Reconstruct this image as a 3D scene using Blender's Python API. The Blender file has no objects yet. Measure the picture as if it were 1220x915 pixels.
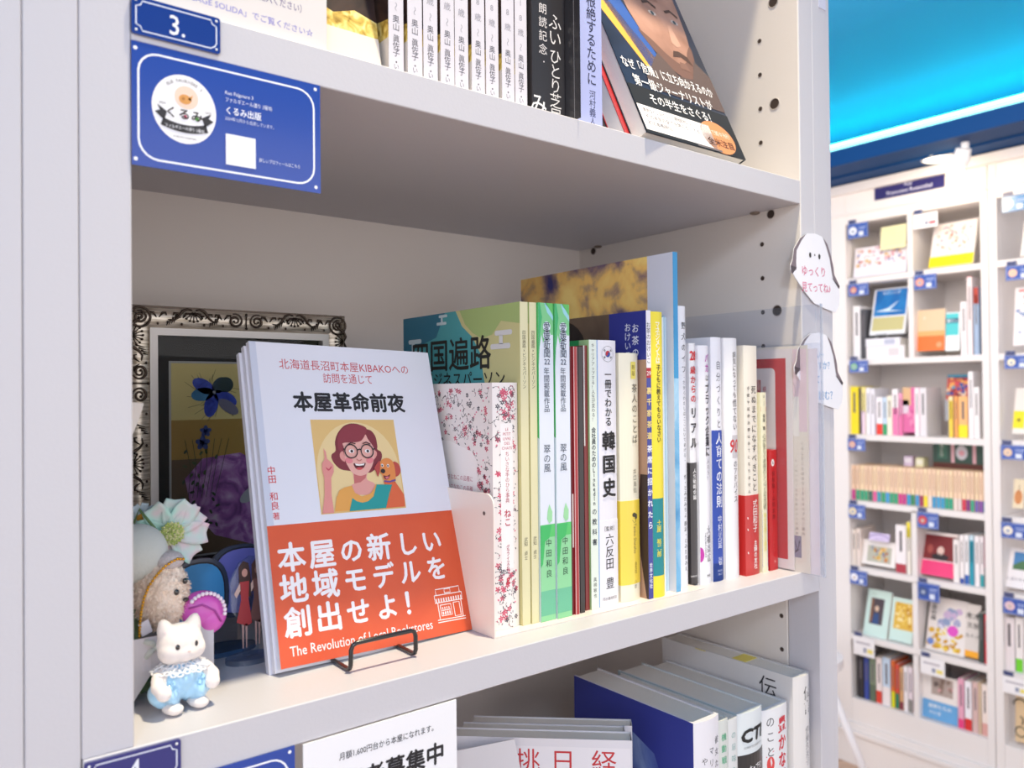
import bpy, bmesh, math, random
from math import sin, cos, pi, radians as rad
from mathutils import Vector, Matrix, Euler, noise
random.seed(7)
S = bpy.context.scene
COL = S.collection

# ------------------------------------------------------------------ camera
cd = bpy.data.cameras.new('camera'); cam = bpy.data.objects.new('camera', cd); COL.objects.link(cam)
R_ = Vector((0.7877, -0.6160, -0.0096)).normalized()
F_ = Vector((0.6161, 0.7876, 0.0097)).normalized()
U_ = R_.cross(F_).normalized(); R_ = F_.cross(U_).normalized()
cam.matrix_world = Matrix(((R_.x, U_.x, -F_.x, 0.0), (R_.y, U_.y, -F_.y, -0.37329), (R_.z, U_.z, -F_.z, 1.45), (0, 0, 0, 1)))
cd.sensor_width = 36.0; cd.lens = 946.76 / 1220 * 36.0; cd.clip_start = 0.02; cd.clip_end = 50
cd.dof.use_dof = True; cd.dof.focus_distance = 0.53; cd.dof.aperture_fstop = 10.0
S.camera = cam

# ------------------------------------------------------------------ world, lights, exposure
w = bpy.data.worlds.new('world'); S.world = w; w.use_nodes = True
bg = w.node_tree.nodes['Background']; bg.inputs[0].default_value = (1.0, 0.955, 0.955, 1); bg.inputs[1].default_value = 1.60
S.view_settings.view_transform = 'Standard'; S.view_settings.look = 'None'
S.view_settings.exposure = 0.0; S.view_settings.gamma = 1.0; S.view_settings.use_curve_mapping = False

def area(name, loc, target, size, power, color, size_y=None, spread=180):
    l = bpy.data.lights.new(name, 'AREA'); l.energy = power; l.color = color; l.size = size; l.spread = rad(spread)
    if size_y: l.shape = 'RECTANGLE'; l.size_y = size_y
    o = bpy.data.objects.new(name, l); COL.objects.link(o); o.location = loc
    o.rotation_euler = (Vector(target) - Vector(loc)).to_track_quat('-Z', 'Y').to_euler(); return o
def spot(name, loc, target, power, color, angle, radius, blend=0.6):
    l = bpy.data.lights.new(name, 'SPOT'); l.energy = power; l.color = color; l.spot_size = rad(angle); l.shadow_soft_size = radius; l.spot_blend = blend
    o = bpy.data.objects.new(name, l); COL.objects.link(o); o.location = loc
    o.rotation_euler = (Vector(target) - Vector(loc)).to_track_quat('-Z', 'Y').to_euler(); return o
area('shop_window_light', (-0.60, -1.35, 2.17), (0.2, 0, 1.5), 0.26, 8.0, (0.72, 0.83, 1.0))
spot('warm_ceiling_spot', (0.36, -0.155, 2.54), (0.34, 0.0, 1.3), 84, (1.0, 0.87, 0.60), 50, 0.02, 0.9)
area('far_case_fill_light', (1.35, 0.5, 2.15), (2.94, 0.95, 1.2), 0.9, 23, (1.0, 0.88, 0.80))  # added fill without a fitting, brightens the far bookcase and its interior
spot('far_case_spot', (2.66, 0.80, 2.12), (2.94, 0.84, 2.05), 2.0, (1.0, 0.80, 0.50), 150, 0.03)

# ------------------------------------------------------------------ helpers
def lin(c): return c / 12.92 if c <= 0.04045 else ((c + 0.055) / 1.055) ** 2.4
def rgb(h): return tuple(lin(int(h[i:i + 2], 16) / 255) for i in (0, 2, 4)) + (1.0,)
MC = {}
def pm(h, rough=0.55, metal=0.0, bump=0.0, bscale=300.0, grain=0.0, emit=0.0, coat=0.0, alpha=None, name=None):
    key = (h, rough, metal, bump, bscale, grain, emit, coat, alpha)
    if key in MC: return MC[key]
    m = bpy.data.materials.new(name or 'surface_' + h); m.use_nodes = True; nt = m.node_tree; b = nt.nodes['Principled BSDF']
    b.inputs['Base Color'].default_value = rgb(h); b.inputs['Roughness'].default_value = rough; b.inputs['Metallic'].default_value = metal
    if coat: b.inputs['Coat Weight'].default_value = coat; b.inputs['Coat Roughness'].default_value = 0.12
    if emit: b.inputs['Emission Color'].default_value = rgb(h); b.inputs['Emission Strength'].default_value = emit
    if alpha is not None: b.inputs['Alpha'].default_value = alpha
    if bump or grain:
        tc = nt.nodes.new('ShaderNodeTexCoord'); nz = nt.nodes.new('ShaderNodeTexNoise'); nz.inputs['Scale'].default_value = bscale; nz.inputs['Detail'].default_value = 4
        nt.links.new(tc.outputs['Object'], nz.inputs['Vector'])
        if bump:
            bp = nt.nodes.new('ShaderNodeBump'); bp.inputs['Strength'].default_value = bump; bp.inputs['Distance'].default_value = 0.001
            nt.links.new(nz.outputs['Fac'], bp.inputs['Height']); nt.links.new(bp.outputs['Normal'], b.inputs['Normal'])
        if grain:
            r = nt.nodes.new('ShaderNodeValToRGB'); c = rgb(h)
            r.color_ramp.elements[0].position = 0.3; r.color_ramp.elements[1].position = 0.7
            r.color_ramp.elements[0].color = tuple(x * (1 - grain) for x in c[:3]) + (1,); r.color_ramp.elements[1].color = tuple(min(1, x * (1 + grain * 0.5)) for x in c[:3]) + (1,)
            nt.links.new(nz.outputs['Fac'], r.inputs['Fac']); nt.links.new(r.outputs['Color'], b.inputs['Base Color'])
    MC[key] = m; return m
def cloudmat(name, stops, scale, rough=0.4, detail=6, dist=0.6, coord='Object'):
    m = bpy.data.materials.new(name); m.use_nodes = True; nt = m.node_tree; b = nt.nodes['Principled BSDF']; b.inputs['Roughness'].default_value = rough
    tc = nt.nodes.new('ShaderNodeTexCoord'); nz = nt.nodes.new('ShaderNodeTexNoise'); nz.inputs['Scale'].default_value = scale
    nz.inputs['Detail'].default_value = detail; nz.inputs['Distortion'].default_value = dist
    r = nt.nodes.new('ShaderNodeValToRGB')
    while len(r.color_ramp.elements) < len(stops): r.color_ramp.elements.new(0.5)
    for e, (p, h) in zip(r.color_ramp.elements, stops): e.position = p; e.color = rgb(h)
    nt.links.new(tc.outputs[coord], nz.inputs['Vector']); nt.links.new(nz.outputs['Fac'], r.inputs['Fac']); nt.links.new(r.outputs['Color'], b.inputs['Base Color'])
    return m
def clearmat(name, tint, milk, gloss=0.08, rough=0.05):
    m = bpy.data.materials.new(name); m.use_nodes = True; nt = m.node_tree; nt.nodes.clear()
    out = nt.nodes.new('ShaderNodeOutputMaterial'); tr = nt.nodes.new('ShaderNodeBsdfTransparent'); tr.inputs[0].default_value = rgb(tint)
    df = nt.nodes.new('ShaderNodeBsdfDiffuse'); df.inputs[0].default_value = (0.8, 0.82, 0.88, 1); gl = nt.nodes.new('ShaderNodeBsdfGlossy'); gl.inputs['Roughness'].default_value = rough
    m1 = nt.nodes.new('ShaderNodeMixShader'); m1.inputs[0].default_value = milk; m2 = nt.nodes.new('ShaderNodeMixShader'); m2.inputs[0].default_value = gloss
    nt.links.new(tr.outputs[0], m1.inputs[1]); nt.links.new(df.outputs[0], m1.inputs[2]); nt.links.new(m1.outputs[0], m2.inputs[1]); nt.links.new(gl.outputs[0], m2.inputs[2]); nt.links.new(m2.outputs[0], out.inputs[0])
    return m

GC = {}
def glyph(s, off=0.0):
    k = (s, off)
    if k in GC: return GC[k]
    c = bpy.data.curves.new('glyph', 'FONT'); c.body = s; c.size = 1; c.resolution_u = 2; c.offset = off
    o = bpy.data.objects.new('glyph', c); COL.objects.link(o); bpy.context.view_layer.update()
    me = bpy.data.meshes.new_from_object(o)
    v = [(q.co.x, q.co.y) for q in me.vertices]; f = [tuple(p.vertices) for p in me.polygons]
    bpy.data.objects.remove(o); bpy.data.meshes.remove(me); bpy.data.curves.remove(c)
    wd = max([q[0] for q in v], default=0.5); mn = min([q[0] for q in v], default=0)
    GC[k] = (v, f, wd, mn); return GC[k]

class MB:
    def __init__(s): s.v = []; s.f = []; s.m = []; s.mats = []
    def mi(s, mat):
        if mat is None: return 0
        if mat not in s.mats: s.mats.append(mat)
        return s.mats.index(mat)
    def add(s, vs, fs, mat=None):
        i = s.mi(mat); n = len(s.v); s.v += [tuple(q) for q in vs]; s.f += [tuple(a + n for a in f) for f in fs]; s.m += [i] * len(fs); return s
    def box(s, x0, x1, y0, y1, z0, z1, mat=None):
        s.add([(x0, y0, z0), (x1, y0, z0), (x1, y1, z0), (x0, y1, z0), (x0, y0, z1), (x1, y0, z1), (x1, y1, z1), (x0, y1, z1)],
              [(0, 3, 2, 1), (4, 5, 6, 7), (0, 1, 5, 4), (1, 2, 6, 5), (2, 3, 7, 6), (3, 0, 4, 7)], mat); return s
    def extrude(s, pts, fn, a, b, mat=None, caps=True):   # pts 2d, fn(u,v,t)->xyz
        n = len(pts); vs = [fn(u, v, a) for u, v in pts] + [fn(u, v, b) for u, v in pts]
        fs = [(i, (i + 1) % n, n + (i + 1) % n, n + i) for i in range(n)]
        if caps: fs += [tuple(range(n))[::-1], tuple(range(n, 2 * n))]
        s.add(vs, fs, mat); return s
    def tube(s, path, r, n=8, mat=None, closed=False, radii=None):
        P = [Vector(p) for p in path]; L = len(P); vs = []; prev = None
        for i, p in enumerate(P):
            t = (P[(i + 1) % L] - P[i - 1]) if closed else (P[min(i + 1, L - 1)] - P[max(i - 1, 0)])
            t = t.normalized() if t.length > 1e-9 else Vector((0, 0, 1))
            if prev is None: a = t.orthogonal().normalized()
            else:
                a = prev - t * prev.dot(t); a = a.normalized() if a.length > 1e-6 else t.orthogonal().normalized()
            prev = a; b = t.cross(a); rr = radii[i] if radii else r
            vs += [p + (a * cos(2 * pi * k / n) + b * sin(2 * pi * k / n)) * rr for k in range(n)]
        fs = [(i * n + k, i * n + (k + 1) % n, ((i + 1) % L) * n + (k + 1) % n, ((i + 1) % L) * n + k) for i in range(L if closed else L - 1) for k in range(n)]
        if not closed: fs += [tuple(range(n))[::-1], tuple(range((L - 1) * n, L * n))]
        s.add(vs, fs, mat); return s
    def ball(s, c, r, n=12, m=8, mat=None, rot=None):
        if not isinstance(r, tuple): r = (r, r, r)
        M = Euler(rot).to_matrix() if rot else Matrix.Identity(3); c = Vector(c); vs = [c + M @ Vector((0, 0, r[2]))]
        for j in range(1, m):
            for i in range(n):
                a = pi * j / m; b = 2 * pi * i / n; vs.append(c + M @ Vector((r[0] * sin(a) * cos(b), r[1] * sin(a) * sin(b), r[2] * cos(a))))
        vs.append(c + M @ Vector((0, 0, -r[2])))
        fs = [(0, 1 + i, 1 + (i + 1) % n) for i in range(n)]
        for j in range(m - 2): fs += [(1 + j * n + i, 1 + (j + 1) * n + i, 1 + (j + 1) * n + (i + 1) % n, 1 + j * n + (i + 1) % n) for i in range(n)]
        e = len(vs) - 1; fs += [(e, 1 + (m - 2) * n + (i + 1) % n, 1 + (m - 2) * n + i) for i in range(n)]
        s.add(vs, fs, mat); return s
    def build(s, name, parent=None, mat=None, smooth=False, fix=True):
        me = bpy.data.meshes.new(name); me.from_pydata(s.v, [], s.f)
        for mt in (s.mats if s.mats else [mat]): me.materials.append(mt)
        if s.mats and mat is None: me.polygons.foreach_set('material_index', s.m)
        if smooth: me.polygons.foreach_set('use_smooth', [True] * len(s.f))
        me.update()
        if fix:
            bm = bmesh.new(); bm.from_mesh(me); bmesh.ops.recalc_face_normals(bm, faces=bm.faces); bm.to_mesh(me); bm.free()
        o = bpy.data.objects.new(name, me); COL.objects.link(o)
        if parent: o.parent = parent
        return o
def bev(o, wdt=0.0008, seg=2):
    b = o.modifiers.new('bevel', 'BEVEL'); b.width = wdt; b.segments = seg; b.limit_method = 'ANGLE'; b.angle_limit = rad(50); return o

class Decal:
    """flat print lying on a surface: fn(u, v, lift) -> xyz"""
    def __init__(s, fn, lift=0.00006): s.fn = fn; s.L = lift; s.mb = MB(); s.k = 1.0
    def up(s): s.k += 1
    def _a(s, pts, fs, c): s.mb.add([s.fn(u, v, s.L * s.k) for u, v in pts], fs, pm(c) if isinstance(c, str) else c)
    def poly(s, pts, c): s._a(pts, [tuple(range(len(pts)))], c); return s
    def rect(s, u0, u1, v0, v1, c, n=1):
        us = [u0 + (u1 - u0) * i / n for i in range(n + 1)]
        s._a([(u, v0) for u in us] + [(u, v1) for u in us], [(i, i + 1, n + 2 + i, n + 1 + i) for i in range(n)], c); return s
    def disc(s, u, v, r, c, ry=None, n=20, rot=0, a0=0, a1=2 * pi):
        ry = r if ry is None else ry
        s.poly([(u + r * cos(t) * cos(rot) - ry * sin(t) * sin(rot), v + r * cos(t) * sin(rot) + ry * sin(t) * cos(rot)) for t in [a0 + (a1 - a0) * i / n for i in range(n if a1 - a0 > 6.28 else n + 1)]], c); return s
    def stroke(s, pts, wd, c, closed=False):
        P = [Vector(p) for p in pts]; L = len(P); vs = []
        for i in range(L):
            t = (P[(i + 1) % L] - P[i - 1]) if closed else (P[min(i + 1, L - 1)] - P[max(i - 1, 0)])
            if t.length < 1e-12: t = Vector((1, 0))
            t.normalize(); n = Vector((-t.y, t.x)) * wd / 2; vs += [tuple(P[i] + n), tuple(P[i] - n)]
        s._a(vs, [(2 * i, 2 * i + 1, (2 * i + 3) % (2 * L), (2 * i + 2) % (2 * L)) for i in range(L if closed else L - 1)], c); return s
    def ring(s, u, v, r, wd, c, n=24): s.stroke([(u + r * cos(2 * pi * i / n), v + r * sin(2 * pi * i / n)) for i in range(n)], wd, c, True); return s
    def rrect(s, u0, u1, v0, v1, r, c=None, wd=None, notch=False):
        P = []
        for cx, cy, a in ((u1 - r, v0 + r, -pi / 2), (u1 - r, v1 - r, 0), (u0 + r, v1 - r, pi / 2), (u0 + r, v0 + r, pi)):
            for i in range(6): t = a + pi / 2 * i / 5; P.append((cx + r * cos(t), cy + r * sin(t)))
        if wd: s.stroke(P, wd, c, True)
        else: s.poly(P, c)
        return s
    def g(s, ch, u, v, size, c, off=0.0, rot=0.0, sx=1.0, mode='c', shear=0.0):
        vs, fs, wd, mn = glyph(ch)
        if not fs: return
        cx = (wd + mn) / 2 if mode == 'c' else (0 if mode == 'l' else wd); P = []
        if mode == 'c' and len(ch) == 1 and ord(ch) > 0x2fff: cx = 0.5
        for x, y in vs:
            x -= cx; y -= 0.378; x += y * shear; x *= size * sx; y *= size
            P.append((u + x * cos(rot) - y * sin(rot), v + x * sin(rot) + y * cos(rot)))
        if off < 0.006: s._a(P, fs, c); return
        q = off * size
        k0 = s.k
        for dx, dy in ((q, 0), (-q, 0), (0, q), (0, -q)): s.k += .22; s._a([(a + dx, b + dy) for a, b in P], fs, c)      # a heavier stroke
        s.k = k0
    def ht(s, txt, u, v, size, c, mode='c', off=0.0, rot=0.0, sx=1.0, shear=0.0, width=None):
        if width: sx = width / (glyph(txt)[2] * size)
        s.g(txt, u, v, size, c, off, rot, sx, mode, shear); return s
    def vt(s, txt, u, v0, v1, c, size=None, off=0.0, sx=1.0, fac=0.95):
        n = len(txt); p = (v0 - v1) / n; size = min(size * 1.16, max(p * 1.04, size)) if size else p * fac
        for i, ch in enumerate(txt):
            if ch == ' ': continue
            v = v0 - p * (i + 0.5)
            if ch in 'ー～-[]（）「」': s.g(ch, u, v, size, c, off, -pi / 2, 1)
            else: s.g(ch, u, v, size, c, off, 0, sx)
        return s
    def smooth(s, pts, c, n=4):      # rounded closed outline through the points
        L = len(pts); out = []
        for i in range(L):
            p0, p1, p2, p3 = (Vector(pts[(i + q) % L]) for q in (-1, 0, 1, 2))
            for j in range(n):
                t = j / n; out.append(tuple(0.5 * (2 * p1 + (p2 - p0) * t + (2 * p0 - 5 * p1 + 4 * p2 - p3) * t * t + (3 * p1 - p0 - 3 * p2 + p3) * t ** 3)))
        return s.poly(out, c)
    def build(s, name, parent):      # print belongs to the cover, card, plate or sheet it lies on
        on = next((c for c in parent.children if c.name.split('.')[0] in ('cover', 'card', 'plate', 'sheet', 'board', 'mat_board', 'panel')), parent)
        return s.mb.build(name, on, fix=False)

def tag(o, label, cat, group=None, kind=None):
    if label: o['label'] = label
    if cat: o['category'] = cat
    if group: o['group'] = group
    if kind: o['kind'] = kind
    return o
def thing(name, label, cat, loc=(0, 0, 0), rz=0.0, group=None):
    o = bpy.data.objects.new(name, None); o.empty_display_size = 0.01; COL.objects.link(o); o.location = loc; o.rotation_euler = (0, 0, rz)
    return tag(o, label, cat, group)
def struct(name, mb, mat=None): o = mb.build(name, None, mat); o['kind'] = 'structure'; return o

PAGE = pm('E9E4DC', 0.8, bump=0.3, bscale=900)
def make_book(name, label, x0, x1, y, z, h, depth, cover, bulge=0.0, page=None, group=None, t=0.0005, cat='book', rz=0.0, coat=0.25, band=None, cols=None):
    """spine at local y=0 facing -y, covers at local x=0 and x=w. returns thing, spine decal, left-cover decal"""
    wd = x1 - x0; b = thing(name, label, cat, (x0, y, z), rz, group); cm = pm(cover, 0.38, coat=coat) if isinstance(cover, str) else cover
    N = 8 if bulge else 2
    def yo(x): return -bulge * (1 - (2 * x / wd - 1) ** 2) if bulge else 0.0
    def shell(ex, z0, z1, mat, nm, back):
        out = [(-ex, back)] + [(-ex + (wd + 2 * ex) * i / N, yo(max(0, min(wd, -ex + (wd + 2 * ex) * i / N))) - ex) for i in range(N + 1)] + [(wd + ex, back)]
        inn = [(wd + ex - t, back)] + [(wd + ex - t, t + 0.0003), (-ex + t, t + 0.0003)] + [(-ex + t, back)]
        mb = MB(); n = len(out); m2 = len(inn)
        pts = out + inn; mb.extrude(pts, lambda u, v, q: (u, v, q), z0, z1, mat)
        o = mb.build(nm, b, mat); return o
    shell(0, 0, h, cm, 'cover', depth)
    MB().box(t, wd - t, t + 0.0005, depth - 0.0015, 0.0008, h - 0.0012).build('page_block', b, page or PAGE)
    if band:
        z0, z1, bc = band; shell(0.0002, z0, z1, pm(bc, 0.35, coat=coat) if isinstance(bc, str) else bc, 'paper_band', depth * 0.98)
    ex = 0.0003 if band else 0.0
    sp = Decal(lambda u, v, l: (u, yo(u) - l - ex, v)); cl = Decal(lambda u, v, l: (-l - ex, depth - u, v)); sp.w = cl.w = wd; sp.h = h
    return b, sp, cl

# ------------------------------------------------------------------ setting
WHITE = pm('C9C6CC', 0.42, bump=0.08, bscale=500, name='white_laminate')
WIN = pm('E2DAD4', 0.5, bump=0.06, bscale=400, name='white_board_inside')
FARW = pm('E9E4E2', 0.5, bump=0.05, bscale=40, name='white_painted_wood')
fl = bpy.data.materials.new('wood_floor'); fl.use_nodes = True; nt = fl.node_tree; bs = nt.nodes['Principled BSDF']; bs.inputs['Roughness'].default_value = 0.4
tc = nt.nodes.new('ShaderNodeTexCoord'); mp = nt.nodes.new('ShaderNodeMapping'); mp.inputs['Scale'].default_value = (1.0, 8, 1); nz = nt.nodes.new('ShaderNodeTexNoise'); nz.inputs['Scale'].default_value = 6; rp = nt.nodes.new('ShaderNodeValToRGB')
rp.color_ramp.elements[0].color = rgb('B08A70'); rp.color_ramp.elements[1].color = rgb('D8BBA4')
nt.links.new(tc.outputs['Object'], mp.inputs[0]); nt.links.new(mp.outputs[0], nz.inputs['Vector']); nt.links.new(nz.outputs['Fac'], rp.inputs[0]); nt.links.new(rp.outputs[0], bs.inputs['Base Color'])
f = struct('floor', MB().box(-3, 3.4, -4, 3, -0.1, -0.0205), fl)
for i in range(30):      # floor boards that run towards the far bookcase, one object each
    y = 0.10 + i * 0.075
    if i == 0: q = MB().box(1.6, 3.24, 0, 0.0735, -0.0205, 0.0).build('plank', f, fl); q.location.y = y
    else: c = q.copy(); COL.objects.link(c); c.location.y = y
CEIL = pm('1E90CA', 0.6, name='blue_ceiling_paint')
struct('ceiling', MB().box(-2.2, 3.4, -3.0, 3, 2.60, 2.68), CEIL)
struct('wall_right', MB().box(3.24, 3.34, -1.5, 3, -0.0205, 2.60), FARW)
mb = MB(); CV = [(2.45 + .77 * cos(pi / 2 * i / 16), 2.27 + .33 * sin(pi / 2 * i / 16)) for i in range(17)]
mb.add([(u, q, v - .0006) for u, v in CV for q in (-1.4, 2.9)], [(2 * i, 2 * i + 1, 2 * i + 3, 2 * i + 2) for i in range(16)]); o = mb.build('trim_2', None, CEIL, True); o['kind'] = 'structure'
struct('wall_back', MB().box(-0.9, 1.1, 0.31, 0.36, -0.0205, 2.60), FARW)
# dropped soffit over the far bookcase, its lip hides the light strip
BLUE = pm('0A3E74', 0.6, name='blue_soffit'); BLUE.node_tree.nodes['Principled BSDF'].inputs['Specular IOR Level'].default_value = .15
sf = struct('trim_1', MB().box(2.64, 3.24, -0.6, 2.6, 2.244, 2.262), BLUE)
MB().box(2.632, 2.648, -0.6, 2.6, 2.236, 2.292).box(2.80, 2.815, -0.6, 2.6, 2.238, 2.246).build('soffit_lip', sf, BLUE)
led = thing('light_strip', 'cyan LED light strip glowing on top of the blue soffit', 'light', (3.05, 1.0, 2.263))
MB().box(-0.112, -0.070, -1.5, 1.6, 0, 0.012).build('strip_profile', led, pm('C8D0D4', 0.4))
MB().box(-.099, -.089, -1.49, 1.59, .1502, .156).build('top_diffuser', led, pm('40FFE4', 0.5, emit=34))
MB().box(-.10, -.094, -1.49, 1.59, .098, .140).build('front_diffuser', led, pm('A0FFF6', .5, emit=1.6)); MB().box(-.094, -.088, -1.49, 1.59, .0, .150).build('backing', led, pm('C8D0D4', .4))
dl = thing('downlight', 'round recessed downlight in the blue soffit left of the track spot', 'light', (2.854, 0.871, 2.244))
mb = MB(); mb.tube([(0.05 * cos(2 * pi * i / 28), 0.05 * sin(2 * pi * i / 28), -0.002) for i in range(28)], 0.005, 6, closed=True); mb.build('trim_ring', dl, pm('F0EEEA', 0.3), True)
MB().extrude([(0.046 * cos(2 * pi * i / 24), 0.046 * sin(2 * pi * i / 24)) for i in range(24)], lambda u, v, t: (u, v, t), -0.004, -0.001).build('lens', dl, pm('FFF0D8', 0.5, emit=7))
sl = thing('track_spotlight', 'white cylindrical spotlight glowing warm over the header of the far bookcase', 'light', (2.72, 0.73, 2.236))
MB().tube([(0, 0, 0), (0, 0, -0.02)], 0.012, 12).build('mount', sl, pm('F0F0F0', 0.35))
MB().tube([(-0.01, 0, -0.02), (0.0, 0.012, -0.05), (0.005, 0.02, -0.065)], 0.028, 16, radii=[0.022, 0.026, 0.024]).build('housing', sl, pm('F2F2F2', 0.35))
MB().ball((0.004, 0.032, -0.088), (0.024, 0.024, 0.024), 16, 10).build('bulb', sl, pm('FFE2B0', 0.5, emit=14), True)

# ------------------------------------------------------------------ near bookcase
Z2, Z1B, Z1, DEP, XL, XR, XL2, XR2 = 1.298, 1.605, 1.6245, 0.2714, 0.0828, 0.6007, 0.0625, 0.6208
bc = thing('bookcase', 'large white bookcase with adjustable shelves filling the left of the picture', 'bookcase', (0, 0, 0))
Z3, Z0 = 1.000, 1.940
def panel(nm, *a, mat=WHITE, b=0.0005): return bev(MB().box(*a).build(nm, bc, mat), b, 1)
panel('stile', -0.62, 0.0419, 0.0, 0.03, 0, 2.58)
panel('stile', 0.0422, 0.0623, 0.0, 0.03, 0, 2.58)
panel('filler_strip', 0.0626, XL, 0.0, 0.022, Z2, 2.58)
panel('side_panel', 0.0626, XL, 0.022, DEP, Z2, 2.58, mat=WIN)
panel('side_panel', 0.0428, XL2, 0.0302, DEP, 0, Z2 - 0.0201, mat=WIN)
panel('filler_strip', XR + 0.0006, 0.6212, 0.0, 0.022, Z2, 2.58)
panel('stile', 0.6214, 0.6427, 0.0, 0.03, 0, 2.58); panel('stile', 0.6429, 0.6495, 0.0006, 0.30, 0, 2.58)
panel('side_panel', XR, 0.6211, 0.0004, DEP, Z2, 2.58, mat=WIN)
panel('side_panel', XR2, 0.6425, 0.0305, DEP, 0, Z2 - 0.0201, mat=WIN)
panel('back_panel', 0.04, 0.64, DEP, DEP + 0.01, 0, 2.58, mat=WIN)
panel('shelf', XL + 0.0002, XR - 0.0002, 0.0, DEP, Z1B, Z1); panel('shelf', XL + 0.0002, XR - 0.0002, 0.0, DEP, Z0, Z0 + 0.0195)
panel('shelf', XL2 + 0.0004, XR2 - 0.0002, -0.0006, DEP, Z2 - 0.0195, Z2); panel('shelf', XL2 + 0.0004, XR2 - 0.0002, 0.001, DEP, Z3 - 0.0195, Z3)
panel('top_panel', -0.62, 0.65, 0.0, DEP, 2.56, 2.595)
HOLE = pm('3A2C26', 0.8); STEEL = pm('8A7A70', 0.45, metal=0.6)
def pinhole(x, y, z, r, s=-1, parent=bc, mat=HOLE, nm='pin_hole'):
    mb = MB(); P = [(r * cos(2 * pi * i / 16), r * sin(2 * pi * i / 16)) for i in range(16)]
    mb.extrude(P, lambda u, v, t: (x + s * t, y + u, z + v), 0.0, 0.00025, mat)
    mb.tube([(x + s * 0.0002, y + u * 1.08, z + v * 1.08) for u, v in P], r * 0.1, 5, pm('B9AFA8', 0.5), closed=True); return mb.build(nm, parent)
for k in range(-1, 7): pinhole(XR, 0.0376, 1.5173 + 0.0297 * k if k < 3 else 1.6658 + 0.0298 * (k - 3), 0.0019)
for k in range(0, 4): pinhole(XR2, 0.0363, 1.2495 - 0.0296 * k, 0.0019)
for z in (1.5175, 1.6959, 1.7842): pinhole(XR, 0.0235, z, 0.0044)
pinhole(XR2, 0.240, 1.259, 0.0019)
for y, y2 in ((0.0285, 0.0420), (0.249, 0.238)):      # shelf pins under the upper shelf
    MB().ball((XR - 0.004, y2, Z1B - 0.0006), (0.0042, 0.0045, 0.0016), 12, 6).build('shelf_pin', bc, STEEL, True)
    pinhole(XR, y, Z1B - 0.0035, 0.0036)
MB().box(0.632, 0.6428, -0.0006, 0.0, 1.7795, 1.90).build('sticker', bc, pm('CFCFE0', 0.3))

# ------------------------------------------------------------------ plates, cards and notices on the shelf edges
NAVY = '1F3C90'
def fplane(x0, z0, y): return lambda u, v, l: (x0 + u, y - l, z0 + v)
def plate(label, x0, x1, z0, z1, y, txt, shade):
    t = thing('number_plate', label, 'sign', (x0, y, z0)); W, H = x1 - x0, z1 - z0; mb = MB(); r = 0.0012
    P = []
    for cx, cy, a in ((W - r, r, -pi / 2), (W - r, H - r, 0), (r, H - r, pi / 2), (r, r, pi)):
        for i in range(4): q = a + pi / 2 * i / 3; P.append((cx + r * cos(q), cy + r * sin(q)))
    mb.extrude(P, lambda u, v, q: (u, q, v), -0.0014, 0.0).build('plate', t, pm(shade, 0.12, coat=0.8))
    d = Decal(fplane(0, 0, -0.0014)); m = 0.0018; n = 0.0026
    P = [(m + n, m), (W - m - n, m), (W - m - n * .3, m + n * .3 + .0004), (W - m, m + n), (W - m, H - m - n), (W - m - n * .7, H - m - n * .7), (W - m - n, H - m), (m + n, H - m), (m + n * .7, H - m - n * .7), (m, H - m - n), (m, m + n), (m + n * .7, m + n * .7)]
    d.stroke(P, 0.0006, 'D8DCEC', True); d.ht(txt, W / 2, H / 2, 0.0125, 'E8EAF4', off=0.01, sx=0.85)
    d.rect(W / 2 - 0.0026, W / 2 + 0.0026, H / 2 - 0.0049, H / 2 - 0.0045, 'E8EAF4') if txt == '4' else None
    d.build('lettering', t)
    for u in (m, W - m):
        for v in (m, H - m): MB().ball((u, -0.0015, v), (0.0006, 0.0004, 0.0006), 10, 6).build('rivet', t, pm('E8EAF0', 0.3), True)
plate('small navy enamel number plate reading 3 on the upper shelf edge', XL, 0.1209, 1.6078, 1.6245, -0.0001, '3.', '1B3788')
plate('small navy enamel number plate reading 4 at the bottom left', XL2 + 0.0006, 0.1015, 1.2815, 1.2972, -0.0007, '4', '262C78')
def bluecard(label, x0, x1, z0, z1, y):
    t = thing('profile_card', label, 'sign', (x0, y, z0)); W, H = x1 - x0, z1 - z0
    MB().box(0, W, -0.0006, 0, 0, H).build('card', t, pm('2145A0', 0.22, coat=0.5))
    d = Decal(fplane(0, 0, -0.0006)); d.rrect(0.0028, W - 0.0035, 0.0035, H - 0.004, 0.0085, 'F0F2FA', 0.0009)
    for u, v in ((0.0016, 0.0028), (W - 0.0026, 0.0028), (0.0016, H - 0.003), (W - 0.0026, H - 0.0024)): d.disc(u, v, 0.00085, 'F4F4FA')
    return t, d, W, H
t, d, W, H = bluecard('blue laminated shop card with a round white logo under plate 3', XL, 0.1706, 1.5505, 1.6049, -0.0001)
cx, cy, r = 0.0222, 0.0285, 0.0140
d.disc(cx, cy, r, 'F2F0F4', ry=0.0155, n=40); d.up()
d.disc(cx + 0.0008, cy + 0.0055, 0.0052, 'F0D0BC', n=28); d.up()
d.disc(cx + 0.0002, cy + 0.0046, 0.0027, 'D89850', ry=0.0022); d.poly([(cx + 0.0014, cy + 0.005), (cx + 0.0036, cy + 0.0072), (cx + 0.0028, cy + 0.0042)], 'D89850'); d.up(); d.disc(cx - 0.0006, cy + 0.0048, 0.0007, 'B87838')
d.ht('くるみ', cx + 0.0002, cy - 0.0022, 0.0052, '2A2426', off=0.02, width=0.0165)
d.disc(cx + 0.0002, cy - 0.0032, 0.0007, 'C02858'); d.disc(cx + 0.0054, cy - 0.0034, 0.0009, '4C8A40')
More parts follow.
